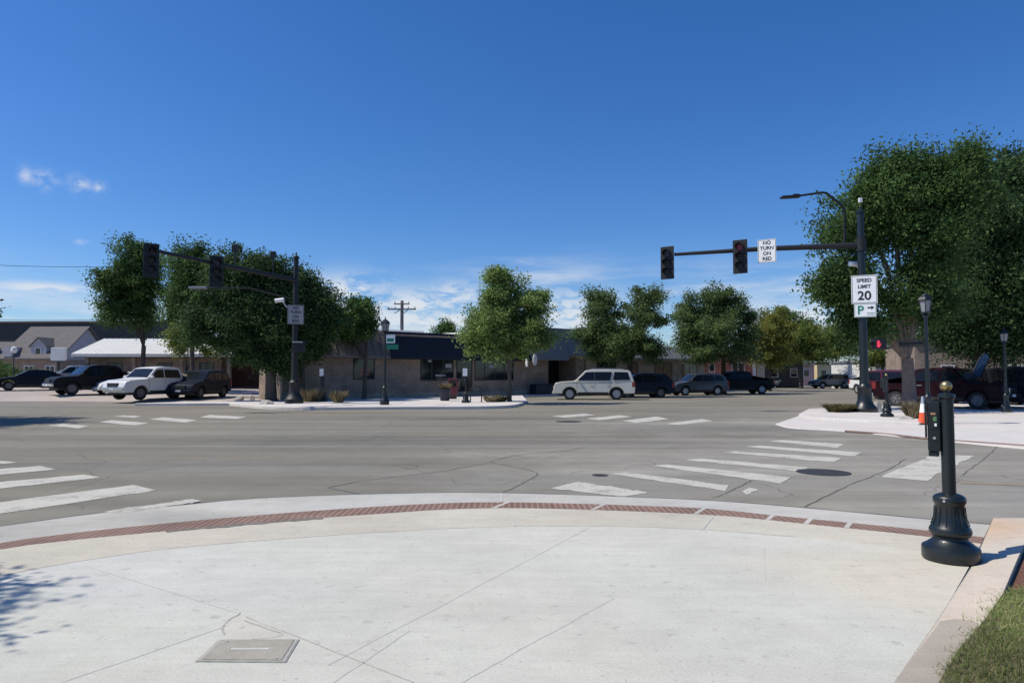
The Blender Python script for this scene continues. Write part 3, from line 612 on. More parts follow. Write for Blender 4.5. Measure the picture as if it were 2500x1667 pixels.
farblock('far_shop','dark grey shopfront with white posts beyond the thin yellow tree',1868,86,5.2,3.4,'darkwall',.2,2)
farblock('pink_shop','pink and white shopfront far down the street',1950,104,2.6,3.2,'pinkwall',.2,1,'white')
farblock('cream_shop','cream yellow little shopfront far down the street',1996,108,2.2,3.3,'cream',.2,1,'frame_dark')
farblock('pale_shop','long pale grey storefront far behind the blue grey car',2020,112,13.0,2.9,'stucco_grey',.15,5,'white')
farblock('white_warehouse','white walled building seen behind the big tree trunk',2140,78,12,3.0,'white',.1,3)
farblock('shaded_shop','dim storefront in deep shade under the right hand trees',2235,58,24,4.2,'brick',-.25,5)

# hill with far woods on the left, ground rising
mb=MB(); xs=[-400+i*25 for i in range(21)]
hp=[(x,330+20*math.sin(x*.02),-1) for x in xs]; ht=[(x,380,14+5*math.sin(x*.013+1)+2*math.sin(x*.05)) for x in xs]; hb=[(x,460,-1) for x in xs]; n=len(xs)
mb.add(hp+ht+hb,[(i,i+1,n+i+1,n+i) for i in range(n-1)]+[(n+i,n+i+1,2*n+i+1,2*n+i) for i in range(n-1)])
M['hill']=mat('wooded hill',(.03,.045,.025),1,var=.5,scale=.15); struct(mb.build('hill', M['hill']))
# ------------------------------------------------------------ street furniture
M['green'] = mat('dark green enamel', (.008,.013,.015), .38, var=.12, scale=6, coat=.12)
M['black'] = mat('black painted steel', (.009,.009,.011), .55, var=.15, scale=4)
M['brass'] = mat('brass', (.48,.36,.16), .35, metal=.9)
M['signwhite'] = mat('white sign face', (.92,.92,.91), .5)
M['ink'] = mat('black sign lettering', (.012,.012,.014), .6)
M['signgreen'] = mat('green sign lettering', (.02,.22,.15), .6)
M['alu'] = mat('aluminium', (.55,.55,.56), .4, metal=.7)
M['red_on'] = mat('lit red lens', (.10,.008,.022), .3, emit=(1,.04,.16), estr=.02)
M['red_dim'] = mat('red lens', (.03,.008,.014), .3, emit=(1,.05,.12), estr=.0)
M['amber_off'] = mat('unlit amber lens', (.012,.009,.006), .5); M['green_off'] = mat('unlit green lens', (.004,.009,.010), .5)
M['frost'] = mat('frosted lamp glass', (.26,.27,.28), .4)
M['signshade'] = mat('white sign face with painted shade', (.36,.36,.37), .7); M['camwhite'] = mat('white camera shell', (.80,.80,.80), .4)  # left mast sign: white face with tree shade darkened into its colour

def button_post(label, loc, rz, plate=False):
    t=thing('push_button_post', label, 'push button post', loc, rz, 'push button posts at the crossings')
    MB().lathe([(0.2158,0),(0.2218,.012),(0.2218,.10),(0.2175,.112),(0.1870,.13),(0.1436,.168),(0.1322,.185),(0.1322,.20),(0.1522,.212),(0.1618,.236),(0.1618,.262),(0.1496,.285),(0.1375,.305),(0.1235,.345),(0.1140,.40),(0.1122,.475),
                (0.1201,.492),(0.1261,.505),(0.1261,.535),(0.1175,.55),(0.1001,.562),(0.0740,.572),(0.0522,.578)],40).build('base', M['green'], t, True)
    mb=MB()
    for i in range(14):
        a=2*math.pi*i/14; mb.tube([(.144*math.cos(a),.144*math.sin(a),.30),(.122*math.cos(a),.122*math.sin(a),.365),(.114*math.cos(a),.114*math.sin(a),.46)],.0042,5)
    mb.build('fluting', M['green'], t, True)
    MB().lathe([(.053,.56),(.053,1.405),(.060,1.41),(.068,1.422),(.066,1.445),(.05,1.455),(.02,1.462),(.017,1.478)],24).build('shaft', M['green'], t, True)
    MB().lathe([(.012,1.474)]+[(.047*math.sin(math.pi*k/12),1.52-.047*math.cos(math.pi*k/12)) for k in range(1,12)]+[(.004,1.567)],20).build('finial', M['brass'], t, True)
    bx=MB().box(-.148,-.050,-.05,.06,.94,1.385).build('button_box', M['green'], t, bevel=.012)
    MB().box(-.145,-.065,-.04,.05,.895,.938).build('box_foot', M['green'], bx, bevel=.008)
    MB().box(-.168,-.152,-.06,.13,1.06,1.40).build('side_plate', M['green'], bx, bevel=.006)
    f=MB().box(-.130,-.070,-.058,-.0515,1.15,1.30).build('button_label', M['ink'], bx)
    for x0,x1,z0,z1,m in ((-.122,-.085,1.266,1.284,'tanlab'),(-.105,-.078,1.21,1.25,'greenlab'),(-.095,-.078,1.165,1.19,'signwhite')): MB().box(x0,x1,-.062,-.0585,z0,z1).build('label_patch', M[m], f)
    MB().tube([(-.098,-.051,1.06),(-.098,-.062,1.06)],.012,12).build('button', M['alu'], bx)
    for a in (.6,2.6,4.4): MB().tube([(.125*math.cos(a),.125*math.sin(a),.52),(.134*math.cos(a),.134*math.sin(a),.52)],.011,8).build('bolt', M['alu'], t)
    if plate: MB().box(-.19,.05,-.105,-.09,1.40,1.80).build('sign_plate', M['signwhite'], t, bevel=.004); MB().box(-.02,.02,-.088,-.06,1.42,1.78).build('plate_strap', M['black'], t)
    return t
M['tanlab']=mat('tan label',(.42,.25,.13),.6); M['greenlab']=mat('green label',(.10,.22,.09),.6)
p0=G(2322,1364,.02); near=button_post('dark green push button post with brass ball, alone at the near kerb', p0, R(-31)); near.scale=(1,1,.975)
button_post('push button post with a white plate, standing before the navy awning windows', G(1137,983,.14), R(20), True)
button_post('push button post with a pale plate, standing beside dry grass near the left mast', G(789,979,.14), R(-15), True)
button_post('push button post without a plate, between the right mast and the big tree', G(2166,1019,.08), R(30))

def signal_head(parent, c, ax, nrm, on=0):
    """three-section head with backplate; ax = along the arm, nrm = direction it faces"""
    up=Vector((0,0,1)); c=Vector(c)
    s=MB().obox(c,ax,nrm,up,.30,.02,.72).build('signal_head', M['black'], parent, bevel=.01)
    MB().obox(c-nrm*.14,ax,nrm,up,.19,.115,.60).build('housing', M['black'], s, bevel=.02)
    for k,mn in enumerate(('red_on' if on else 'red_dim','amber_off','green_off')):
        q=c+up*(.40-.40*k)
        MB().tube([q+nrm*.021,q+nrm*.05],[.15,.13],18).build('lens', M[mn], s)
        mb=MB(); n=14
        a=[(q+ax*math.cos(t)*.165+up*math.sin(t)*.165) for t in [R(-25)+R(230)*i/n for i in range(n+1)]]; tv=[R(-25)+R(230)*i/n for i in range(n+1)]
        vs=[p+nrm*.0205 for p in a]+[p+nrm*(.24 if 0<math.sin(tt) else .12) for p,tt in zip(a,tv)]
        mb.add(vs,[(i,i+1,n+2+i,n+1+i) for i in range(n)]); mb.build('visor', M['black'], s)
    return s
def mast_base(t, h, r=.15, mn='green'):
    MB().lathe([(.46,0),(.47,.05),(.47,.22),(.43,.27),(.33,.40),(.27,.55),(.26,.95),(.28,1.0),(.28,1.08),(.22,1.14),(.19,1.2)],28).build('base', M[mn], t, True)
    MB().lathe([(.19,1.19),(r+.02,1.6),(r-.015,h-.02)],20).build('pole', M[mn], t, True)
    MB().lathe([(r-.02,h-.03),(r+.03,h-.02),(r+.03,h+.05),(.06,h+.14),(.03,h+.18),(.05,h+.24),(.03,h+.29),(.006,h+.31)],16).build('cap', M[mn], t, True)
def panel(t, name, c, w, h, nrm, m='signwhite', border=True):
    """sign board: an Empty-free flat panel facing nrm, returns (object, z-rotation)"""
    rz=math.atan2(nrm.y,nrm.x)+R(90)
    o=MB().box(-w/2,w/2,-.006,.006,-h/2,h/2).build(name, M[m], t, bevel=.003); o.location=c; o.rotation_euler=(0,0,rz)
    if border:
        e=.02*w; k=.025*w; mb=MB(); a,bb=w/2-k,h/2-k
        mb.box(-a,a,-.0085,-.0065,bb-e,bb).box(-a,a,-.0085,-.0065,-bb,-bb+e).box(-a,-a+e,-.0085,-.0065,-bb+e,bb-e).box(a-e,a,-.0085,-.0065,-bb+e,bb-e); mb.build('border', M['ink'], o)
    return o
# right mast
B=G(2112,1010,.03); t=thing('signal_mast','black signal mast on the right corner with speed limit sign and long arm','traffic signal', B)
h=7.0+1.3; mast_base(t,8.2)
tip=at(1652,621,30.8)-B; root=Vector((0,0,6.86)); ax=(tip-root); L=ax.length; ax.normalize(); axh=Vector((ax.x,ax.y,0)).normalized(); nrm=Vector((-axh.y,axh.x,0)); nrm=nrm if nrm.y<0 else -nrm
arm=MB().tube([root, root.lerp(tip,.5)+Vector((0,0,.05)), tip+ax*.1],[.125,.105,.07],14).build('arm', M['black'], t, True)
MB().tube([root-Vector((0,0,.25)),root+Vector((0,0,.25))],.2,16).build('arm_clamp', M['black'], t)
nr=(nrm+Vector((-.30,0,0))).normalized(); axr=Vector((-nr.y,nr.x,0))
c2=at(1807,628,29.75)-B; c1=at(1630,643,30.85)-B
signal_head(t, c1+nrm*.15, axr, nr); signal_head(t, c2+nrm*.15, axr, nr, 1)
s=panel(t,'sign',at(1872,614,29.6)-B+nrm*.14,.74,.98,nr)
for k,(w_,yy) in enumerate((('NO',.34),('TURN',.115),('ON',-.11),('RED',-.335))): text('lettering',w_,.205,M['ink'],s,(0,-.0105,yy))
s=panel(t,'sign',Vector((-.02,-.21,0))+Vector((0,0,at(2113,711,29).z-.03)),.94,1.15,Vector((-.48,-1,0)).normalized())
for w_,sz,yy in (('SPEED',.20,.36),('LIMIT',.20,.11),('20',.50,-.27)): text('lettering',w_,sz,M['ink'],s,(0,-.0105,yy),sx=1.0)
s=panel(t,'sign',Vector((-.0,-.21,0))+Vector((0,0,at(2113,761,29).z-.03)),.80,.55,Vector((-.48,-1,0)).normalized(),border=False)
text('lettering','P',.48,M['signgreen'],s,(-.17,-.0105,0))
mb=MB(); mb.add([(.08,-.0105,.13),(.08,-.0105,.07),(.22,-.0105,.07),(.22,-.0105,.02),(.33,-.0105,.10),(.22,-.0105,.18),(.22,-.0105,.13)],[(0,1,2,3,4,5,6)]); mb.build('arrow', M['ink'], s)
MB().box(.06,.34,-.010,-.0075,-.12,-.10).box(.06,.34,-.010,-.0075,-.19,-.17).build('rule', M['signgreen'], s)
mb=MB(); a=-.38; f=.018; mb.box(-.385,.385,-.0085,-.0065,.245,.26).box(-.385,.385,-.0085,-.0065,-.26,-.245).box(-.385,-.37,-.0085,-.0065,-.244,.244).box(.37,.385,-.0085,-.0065,-.244,.244).build('border', M['signgreen'], s)
# luminaire bracket
D=29.4; lp=[at(2062,603,D)-B, at(2062,512,D)-B, at(2050,497,D)-B, at(2018,472,D)-B, at(2008,470,D)-B, at(1952,478,D)-B]
lum=MB().tube(lp,[.055,.05,.05,.05,.05,.045],10).build('luminaire_arm', M['black'], t, True)
q=at(1930,481,D)-B; MB().obox(q,(1,0,.06),(0,1,0),(-.06,0,1),.40,.16,.045).obox(q+Vector((.22,0,.05)),(1,0,0),(0,1,0),(0,0,1),.13,.12,.06).build('luminaire', M['black'], lum, bevel=.02)
q=at(2090,647,29)-B; cm=MB().tube([q+Vector((-.35,-.15,.03)),q+Vector((.12,-.12,.0))],.11,12).build('camera', M['camwhite'], t, True); MB().tube([q+Vector((.0,-.12,-.1)),q+Vector((.1,-.1,-.3)),q+Vector((.36,0,-.32))],.03,8).build('bracket', M['camwhite'], cm)
MB().box(-.06,.06,-.08,.02,8.62,8.8).build('detector', M['camwhite'], t)
# pedestrian signal
c=at(2146,839,29)-B; o=MB().box(-.24,.24,-.16,.16,-.235,.235).build('walk_signal', M['black'], t, bevel=.02); o.location=c; o.rotation_euler=(0,0,R(8))
MB().box(-.40,-.235,-.04,.04,-.06,.06).build('bracket', M['black'], o)
mb=MB()                                             # raised hand: palm and five fingers of light
def hb(x0,x1,z0,z1): mb.box(x0,x1,-.172,-.163,z0,z1)
hb(-.20,-.075,-.15,-.03); 
for x,zt in ((-.20,.10),(-.166,.14),(-.132,.13),(-.098,.09)): hb(x,x+.024,-.03,zt)
mb.obox((-.055,-.1675,-.05),(.6,0,.8),(0,1,0),(-.8,0,.6),.06,.0045,.014); M['hand_on']=mat('lit red hand',(.3,.02,.04),.4,emit=(1,.06,.14),estr=.75); mb.build('hand_symbol', M['hand_on'], o)

# left mast
B=G(718,984,.14); t=thing('signal_mast','black signal mast on the left far corner, half lost against dark trees','traffic signal', B)
mast_base(t,7.55,.14,'black')
root=Vector((0,0,6.37)); tip=at(377,612,29.5)-B; ax=(tip-root).normalized(); axh=Vector((ax.x,ax.y,0)).normalized()
arm=MB().tube([root,root.lerp(tip,.5),tip+ax*.2],[.125,.10,.07],14).build('arm', M['black'], t, True)
nr=Vector((.55,-.83,0)).normalized(); axr=Vector((-nr.y,nr.x,0))
signal_head(t, at(368,637,29.6)-B+nr*.15, axr, nr); signal_head(t, at(527,664,32.2)-B+nr*.15, axr, nr)
for px,py,D in ((574,607,33.2),(667,622,35.2)):
    q=at(px,py,D)-B; MB().tube([(q.x,q.y,6.28),(q.x,q.y,q.z)],.035,6).obox((q.x,q.y,q.z),(1,0,0),(0,1,0),(0,0,1),.13,.09,.16).build('detector', M['black'], arm)
s=panel(t,'sign',at(722,768,36.1)-B,.80,.98,Vector((.3,-1,0)).normalized(),'signshade')
for w_,yy in (('NO',.34),('TURN',.115),('ON',-.11),('RED',-.335)): text('lettering',w_,.205,M['ink'],s,(0,-.0105,yy))
q=at(690,735,36.2)-B; cm=MB().tube([q+Vector((-.35,-.1,.0)),q+Vector((.1,-.1,.05))],.11,10).build('camera', M['camwhite'], t, True); MB().tube([q,q+Vector((.2,0,-.3)),Vector((0,0,q.z-.3))],.03,6).build('bracket', M['camwhite'], cm)
q=at(492,703,35.5)-B; lum=MB().tube([(0,0,q.z-.5),(q.x*.5,q.y*.5,q.z+.05),(q.x+.3,q.y,q.z)],.045,8).build('luminaire_arm', M['black'], t, True); MB().obox(q+Vector((-.15,0,0)),(1,0,0),(0,1,0),(0,0,1),.45,.17,.06).build('luminaire', M['frost'], lum, bevel=.03)
q=at(729,846,36.1)-B; o=MB().box(-.30,.30,-.18,.18,-.27,.27).build('walk_signal', M['black'], t, bevel=.02); o.location=q; MB().box(-.26,.26,-.24,-.182,.20,.24).build('visor', M['alu'], o)
MB().box(-.29,.0,.17,.25,-.06,.06).build('bracket', M['black'], o)

# post-top lanterns
def lantern_post(label, loc, rz=0):
    t=thing('street_lamp', label, 'street lamp', loc, rz, 'lantern lamp posts')
    MB().lathe([(.22,0),(.23,.05),(.23,.2),(.19,.26),(.14,.4),(.12,.75),(.13,.8),(.13,.86),(.08,.92),(.065,1.0)],20).build('base', M['green'], t, True)
    MB().lathe([(.066,.99),(.055,3.2),(.05,3.42),(.085,3.45),(.085,3.5),(.06,3.54)],14).build('pole', M['green'], t, True)
    l=MB().lathe([(.06,3.54),(.15,3.56),(.17,3.60),(.155,3.61)],6).build('lantern', M['green'], t)
    MB().lathe([(.135,3.612),(.19,3.97)],6).build('lamp_glass', M['frost'], l)
    mb=MB()
    for i in range(6):
        a=2*math.pi*i/6; mb.tube([(.15*math.cos(a),.15*math.sin(a),3.60),(.205*math.cos(a),.205*math.sin(a),3.98)],.013,5)
    mb.build('cage', M['green'], l)
    MB().lathe([(.235,3.975),(.24,4.0),(.18,4.09),(.10,4.15),(.09,4.17),(.03,4.20),(.025,4.24),(.035,4.27),(.004,4.31)],6).build('hood', M['green'], l)
    return t
L1=lantern_post('black lantern lamp post on the far corner, with green street name blades', G(939,988,.14))
rz=0
s=MB().box(.06,.64,-.012,.012,2.72,2.96).build('street_blade', M['signgreen'], L1); s.rotation_euler=(0,0,R(10))
s=MB().box(.05,.50,-.012,.012,3.02,3.42).build('street_blade', M['signwhite'], L1); s.rotation_euler=(0,0,R(-8)); MB().box(.10,.45,-.018,-.0135,3.07,3.25).build('green_field', M['signgreen'], s)
L2=lantern_post('black lantern lamp post with a double crossbar, beside the orange cone', G(2267,1034,.03))
mb=MB(); mb.tube([(0,0,2.72),(-.95,0,2.66)],.025,8).tube([(0,0,2.52),(-.92,0,2.48)],.02,8).obox((-.5,0,2.59),(1,0,.06),(0,1,0),(-.06,0,1),.4,.012,.055); mb.build('crossbar', M['black'], L2)
L3=lantern_post('black lantern lamp post under the trees near the right edge', G(2457,1006,.03)); L3.scale=(.85,.85,.83)

# cone, planter, newspaper box, flag
o=thing('traffic_cone','orange traffic cone with a white collar at the foot of a lamp post','traffic cone', G(2254,1036,.03))
M['orange']=mat('orange cone plastic',(.75,.11,.03),.5,var=.08); M['rubber']=mat('black rubber',(.015,.015,.015),.8)
MB().box(-.19,.19,-.19,.19,0,.04).build('foot', M['rubber'], o, bevel=.01)
MB().lathe([(.145,.041),(.098,.38)],20).build('lower_cone', M['orange'], o, True); MB().lathe([(.1,.381),(.058,.66)],20).build('collar', M['signwhite'], o, True); MB().lathe([(.058,.661),(.034,.88),(.03,.89)],20).build('tip', M['alu'], o, True)
o=thing('planter','dark round planter with dry pale stems before the navy awning windows','planter', G(1086,978,.14))
MB().lathe([(.24,0),(.26,.04),(.33,.5),(.36,.62),(.36,.66),(.31,.66),(.30,.58)],20).build('pot', M['navybox'], o, True)
M['dry']=island_leaf_mat('dry stems',(.14,.12,.07),(.26,.21,.12),(.36,.30,.19),.8,.2)
def tuft(name, parent, rad, h, n, m, seed, loc=(0,0,0), w=.012):
    rs=np.random.RandomState(seed); mb=MB()
    for _ in range(n):
        a=rs.uniform(0,6.283); r=rad*math.sqrt(rs.rand())*.5; x,y=r*math.cos(a)+loc[0],r*math.sin(a)+loc[1]; hh=h*rs.uniform(.55,1.05); lx=math.cos(a)*rad*rs.uniform(.2,1.0); ly=math.sin(a)*rad*rs.uniform(.2,1.0)
        b=rs.uniform(0,3.14); dx,dy=math.cos(b)*w,math.sin(b)*w
        mb.add([(x-dx,y-dy,loc[2]),(x+dx,y+dy,loc[2]),(x+lx*.4+dx,y+ly*.4+dy,loc[2]+hh*.6),(x+lx*.4-dx,y+ly*.4-dy,loc[2]+hh*.6),(x+lx,y+ly,loc[2]+hh)],[(0,1,2,3),(3,2,4)])
    return mb.build(name, m, parent, fix=False)
tuft('plant', o, .38, .42, 240, M['dry'], 3, (0,0,.60), .015)
o=thing('newspaper_box','dim red newspaper box by the brick wall behind the push button post','newspaper box', G(1115,974,.14)+V*.4)
M['maroonbox']=mat('dark red box',(.12,.018,.03),.5); MB().box(-.28,.28,-.25,.25,.25,1.25).build('body', M['maroonbox'], o, bevel=.03); MB().box(-.2,.2,-.258,-.252,.75,1.15).build('window', M['glass'], o); MB().box(-.22,.22,-.2,.2,0,.248).build('stand', M['frame_dark'], o)
o=thing('bike_rack','thin dark hoop rack standing right of the push button post with the plate','bike rack', G(1162,981,.14))
MB().tube([(-.3,0,0),(-.3,0,.6),(-.2,0,.8),(0,0,.86),(.2,0,.8),(.3,0,.6),(.3,0,0)],.03,8).build('hoop', M['black'], o, True); MB().box(-.38,-.22,-.08,.08,0,.02).box(.22,.38,-.08,.08,0,.02).build('foot_plate', M['black'], o)
o=thing('feather_flag','tall blue feather flag leaning beside the dark red truck','flag', at(2352,985,34)); o.location.z=.03
M['flagblue']=mat('blue banner cloth',(.02,.06,.13),.8,var=.2,scale=3)
bs=o.location; P=[at(x,y,34)-bs for x,y in ((2352,985),(2362,950),(2376,905),(2392,872),(2404,860),(2412,862))]
MB().tube(P,[.025,.022,.02,.015,.012,.01],6).build('pole', M['black'], o)
A=[at(x,y,34)-bs for x,y in ((2362,955),(2376,908),(2391,876),(2402,863),(2411,863))]; C_=[at(x,y,34)-bs for x,y in ((2382,960),(2396,915),(2409,884),(2413,872),(2413,865))]
mb=MB(); n=len(A); off=Vector((0,.012,0)); rip=lambda i:Vector((0,.05*math.sin(i*1.9),0))
mb.add([p-off for p in A]+[p-off+rip(i) for i,p in enumerate(C_)]+[p+off for p in A]+[p+off+rip(i) for i,p in enumerate(C_)],[(i,i+1,n+i+1,n+i) for i in range(n-1)]+[(2*n+i,3*n+i,3*n+i+1,2*n+i+1) for i in range(n-1)]+[(n+i,n+i+1,3*n+i+1,3*n+i) for i in range(n-1)]); mb.build('cloth', M['flagblue'], o)
# stones and tufts on the corners
M['rock']=mat('pale landscaping rock',(.40,.37,.33),.9,var=.3,scale=6,bump=.6,bscale=8)
def rock(label, loc, s, seed, group=None):
    rs=np.random.RandomState(seed); import bmesh; bm=bmesh.new(); bmesh.ops.create_icosphere(bm, subdivisions=3, radius=1)
    k=[(Vector(rs.normal(0,1,3)).normalized(),rs.uniform(.5,.9)) for _ in range(9)]
    for v in bm.verts:
        for d,q in k:
            e=v.co.dot(d)
            if e>q: v.co-=d*(e-q)
        v.co=Vector((v.co.x*s[0],v.co.y*s[1],max(-.1,v.co.z*s[2])))
    me=bpy.data.meshes.new('rock'); bm.to_mesh(me); bm.free(); me.materials.append(M['rock']); o=bpy.data.objects.new('rock',me); COL.objects.link(o); o.location=loc; return tag(o,label,'rock',group)
rock('pale rounded rock squeezed between the right mast and push button post', G(2141,1004,.1), (.22,.2,.42), 2)
rock('flat pale rock at the kerb beside the orange cone', G(2215,1024,.1), (.30,.2,.14), 4)
rock('upright pale rock on the left far corner', G(617,976,.14), (.16,.14,.30), 5); rock('broad low rock on the left far corner beside the kerb', G(648,986,.14), (.42,.3,.24), 6); rock('small rock near the driveway on the left far corner', G(585,976,.14), (.3,.2,.2), 8)
M['drygreen']=island_leaf_mat('olive tufts',(.05,.06,.02),(.12,.11,.045),(.22,.17,.08),.7,.3)
for i,(px,py,rad,hh,mm,lb) in enumerate(((2040,1005,.55,.36,'drygreen','low olive tuft at the kerb left of the right mast'),(2066,1004,.5,.34,'drygreen','second olive tuft close beside the right mast base'),(2232,1020,.45,.62,'dry','straw coloured bush between the big trunk and the cone'),
      (1200,982,.5,.42,'dry','dry tuft left of the centre tree trunk'),(1222,981,.45,.4,'drygreen','green tuft at the foot of the centre tree'),(752,982,.5,.8,'dry','tall straw coloured grass left of the plated push button post'),(826,983,.5,.7,'dry','tall straw coloured grass right of the plated push button post'),(772,981,.45,.75,'dry','straw coloured grass hard against the plated push button post'))):
    p=G(px,py,.12); o=tuft('grass_clump', None, rad, hh, 420, M[mm], 20+i, (0,0,0), .016); o.location=p; tag(o, lb, 'grass clump')
# utility pole and wires
o=thing('utility_pole','wooden utility pole with two crossarms rising behind the shop roof','utility pole', at(980,950,86)); o.location.z=0
M['wood']=mat('weathered pole wood',(.22,.19,.175),.9,var=.2,scale=5)
zt=at(980,734,86).z; MB().lathe([(.26,0),(.19,zt)],10).build('pole', M['wood'], o, True)
MB().box(-1.75,1.75,-.3,-.18,zt-1.15,zt-.98).build('crossarm', M['wood'], o); MB().box(-.95,.95,-.3,-.18,zt-.5,zt-.36).build('crossarm', M['wood'], o)
for x,z in ((-1.6,zt-.97),(-.8,zt-.97),(.8,zt-.97),(1.6,zt-.97),(-.85,zt-.35),(.85,zt-.35)): MB().lathe([(.05,0),(.08,.1),(.04,.25)],8,(x,-.24,z)).build('insulator', M['alu'], o)
mb=MB(); mb.tube([(-.9,-.24,zt-1.6),(-.2,-.24,zt-1.15)],.05,5).tube([(.9,-.24,zt-1.0),(.2,-.24,zt-1.6)],.05,5); mb.build('brace', M['wood'], o)
for i,(y0,y1,lb) in enumerate(((645,650,'upper thin power line crossing the sky at the left'),(779,777,'lower thin power line just above the grey roofs'))):
    a=at(-60,y0,66); b=at(330,y1,66); mm=a.lerp(b,.5)-Vector((0,0,.15)); tag(MB().tube([a,a.lerp(mm,.5)-Vector((0,0,.04)),mm,mm.lerp(b,.5)-Vector((0,0,.04)),b],.022,5).build('power_line', M['frame_dark']), lb, 'power line')
# ------------------------------------------------------------ vehicles
M['tyre']=mat('tyre rubber',(.016,.016,.017),.85); M['rim']=mat('alloy rim',(.50,.50,.50),.5,metal=.25); M['rimdark']=mat('dark alloy rim',(.16,.16,.165),.5,metal=.3)
M['carglass']=mat('tinted car glass',(.008,.009,.011),.12,spec=.35); M['trim']=mat('black plastic trim',(.02,.02,.021),.6); M['chrome']=mat('chrome',(.6,.6,.6),.2,metal=1)
M['headlamp']=mat('headlamp glass',(.62,.64,.66),.15,coat=.5); M['taillamp']=mat('tail lamp red',(.22,.012,.012),.2,coat=.5); M['plate']=mat('licence plate',(.62,.63,.64),.5)
def paint(n,c,met=.0,rough=.32): return mat(n,c,rough if max(c)>.05 else .5,metal=met,var=.04,scale=1.5,coat=.4 if max(c)>.05 else .05,spec=.5 if max(c)>.05 else .12)
PA={'silver':paint('silver paint',(.60,.565,.49),.1),'black':paint('black car paint',(.010,.011,.014)),'navy':paint('dark navy car paint',(.012,.017,.03)),'grey':paint('grey car paint',(.07,.075,.08),.3),
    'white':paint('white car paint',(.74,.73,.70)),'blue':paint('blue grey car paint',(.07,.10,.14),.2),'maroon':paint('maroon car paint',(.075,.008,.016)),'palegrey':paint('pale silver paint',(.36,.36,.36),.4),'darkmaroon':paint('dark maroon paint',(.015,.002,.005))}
def arc(xc,r,zb,n=9):
    a0=math.asin(min(.95,(zb-.36)/r)) if zb>.36 else 0
    return [(xc+r*math.cos(t),.36+r*math.sin(t)) for t in [a0+(math.pi-2*a0)*i/n for i in range(n+1)]]
SHAPES={
 'suv':dict(L=5.2,W=2.02,H=1.94,wf=1.56,wr=-1.42,wr_=.40,zb=.40,belt=1.16,rear=[(-2.58,.42),(-2.6,.72),(-2.54,1.16)],up=[(-2.5,1.30),(-2.33,1.80),(-2.18,1.885),(-.8,1.94),(.25,1.92),(.56,1.86),(1.18,1.25)],front=[(1.32,1.20),(2.1,1.15),(2.46,1.07),(2.57,.86),(2.6,.60),(2.5,.40)],
    win=[[(.50,1.77),(1.04,1.25),(-.03,1.25),(-.03,1.79)],[(-.055,1.79),(-.055,1.25),(-1.02,1.25),(-1.14,1.79)],[(-1.30,1.79),(-1.20,1.27),(-2.28,1.29),(-2.14,1.77)]],wind=[(1.18,1.25),(.56,1.86)],back=[(-2.5,1.30),(-2.33,1.80)]),
 'suv_small':dict(L=4.65,W=1.9,H=1.72,wf=1.4,wr=-1.3,wr_=.36,zb=.36,belt=1.06,rear=[(-2.28,.40),(-2.32,.66),(-2.26,1.06)],up=[(-2.18,1.18),(-1.78,1.60),(-1.55,1.68),(-.5,1.72),(.15,1.69),(.45,1.63),(1.18,1.10)],front=[(1.30,1.06),(1.95,.95),(2.22,.84),(2.32,.62),(2.28,.38)],
    win=[[(.38,1.56),(.98,1.12),(.0,1.12),(.0,1.58)],[(-.08,1.58),(-.08,1.12),(-.95,1.12),(-1.05,1.57)],[(-1.15,1.56),(-1.06,1.14),(-1.9,1.18),(-1.66,1.52)]],wind=[(1.18,1.10),(.45,1.63)],back=[(-2.18,1.18),(-1.78,1.60)]),
 'sedan':dict(L=4.8,W=1.84,H=1.46,wf=1.45,wr=-1.35,wr_=.33,zb=.33,belt=.95,rear=[(-2.34,.38),(-2.4,.62),(-2.36,.95)],up=[(-1.75,1.02),(-1.02,1.38),(-.6,1.44),(.0,1.46),(.35,1.42),(1.10,1.0)],front=[(1.24,.96),(2.0,.84),(2.28,.72),(2.4,.52),(2.34,.32)],
    win=[[(.26,1.34),(.90,1.01),(-.12,1.01),(-.12,1.37)],[(-.20,1.37),(-.20,1.01),(-1.25,1.03),(-.92,1.30)]],wind=[(1.10,1.0),(.35,1.42)],back=[(-1.75,1.02),(-1.02,1.38)]),
 'pickup':dict(L=5.8,W=2.04,H=1.92,wf=1.85,wr=-1.75,wr_=.41,zb=.44,belt=1.20,rear=[(-2.86,.5),(-2.9,.76),(-2.88,1.20)],up=[(-.98,1.22),(-.84,1.80),(-.6,1.88),(.2,1.92),(.62,1.88),(.86,1.82),(1.46,1.25)],front=[(1.56,1.21),(2.5,1.14),(2.78,1.04),(2.9,.78),(2.84,.44)],
    win=[[(.78,1.74),(1.30,1.27),(.36,1.27),(.36,1.76)],[(.28,1.76),(.28,1.27),(-.82,1.27),(-.70,1.74)]],wind=[(1.46,1.25),(.86,1.82)],back=[(-.98,1.24),(-.84,1.78)]),
 'truck':None}
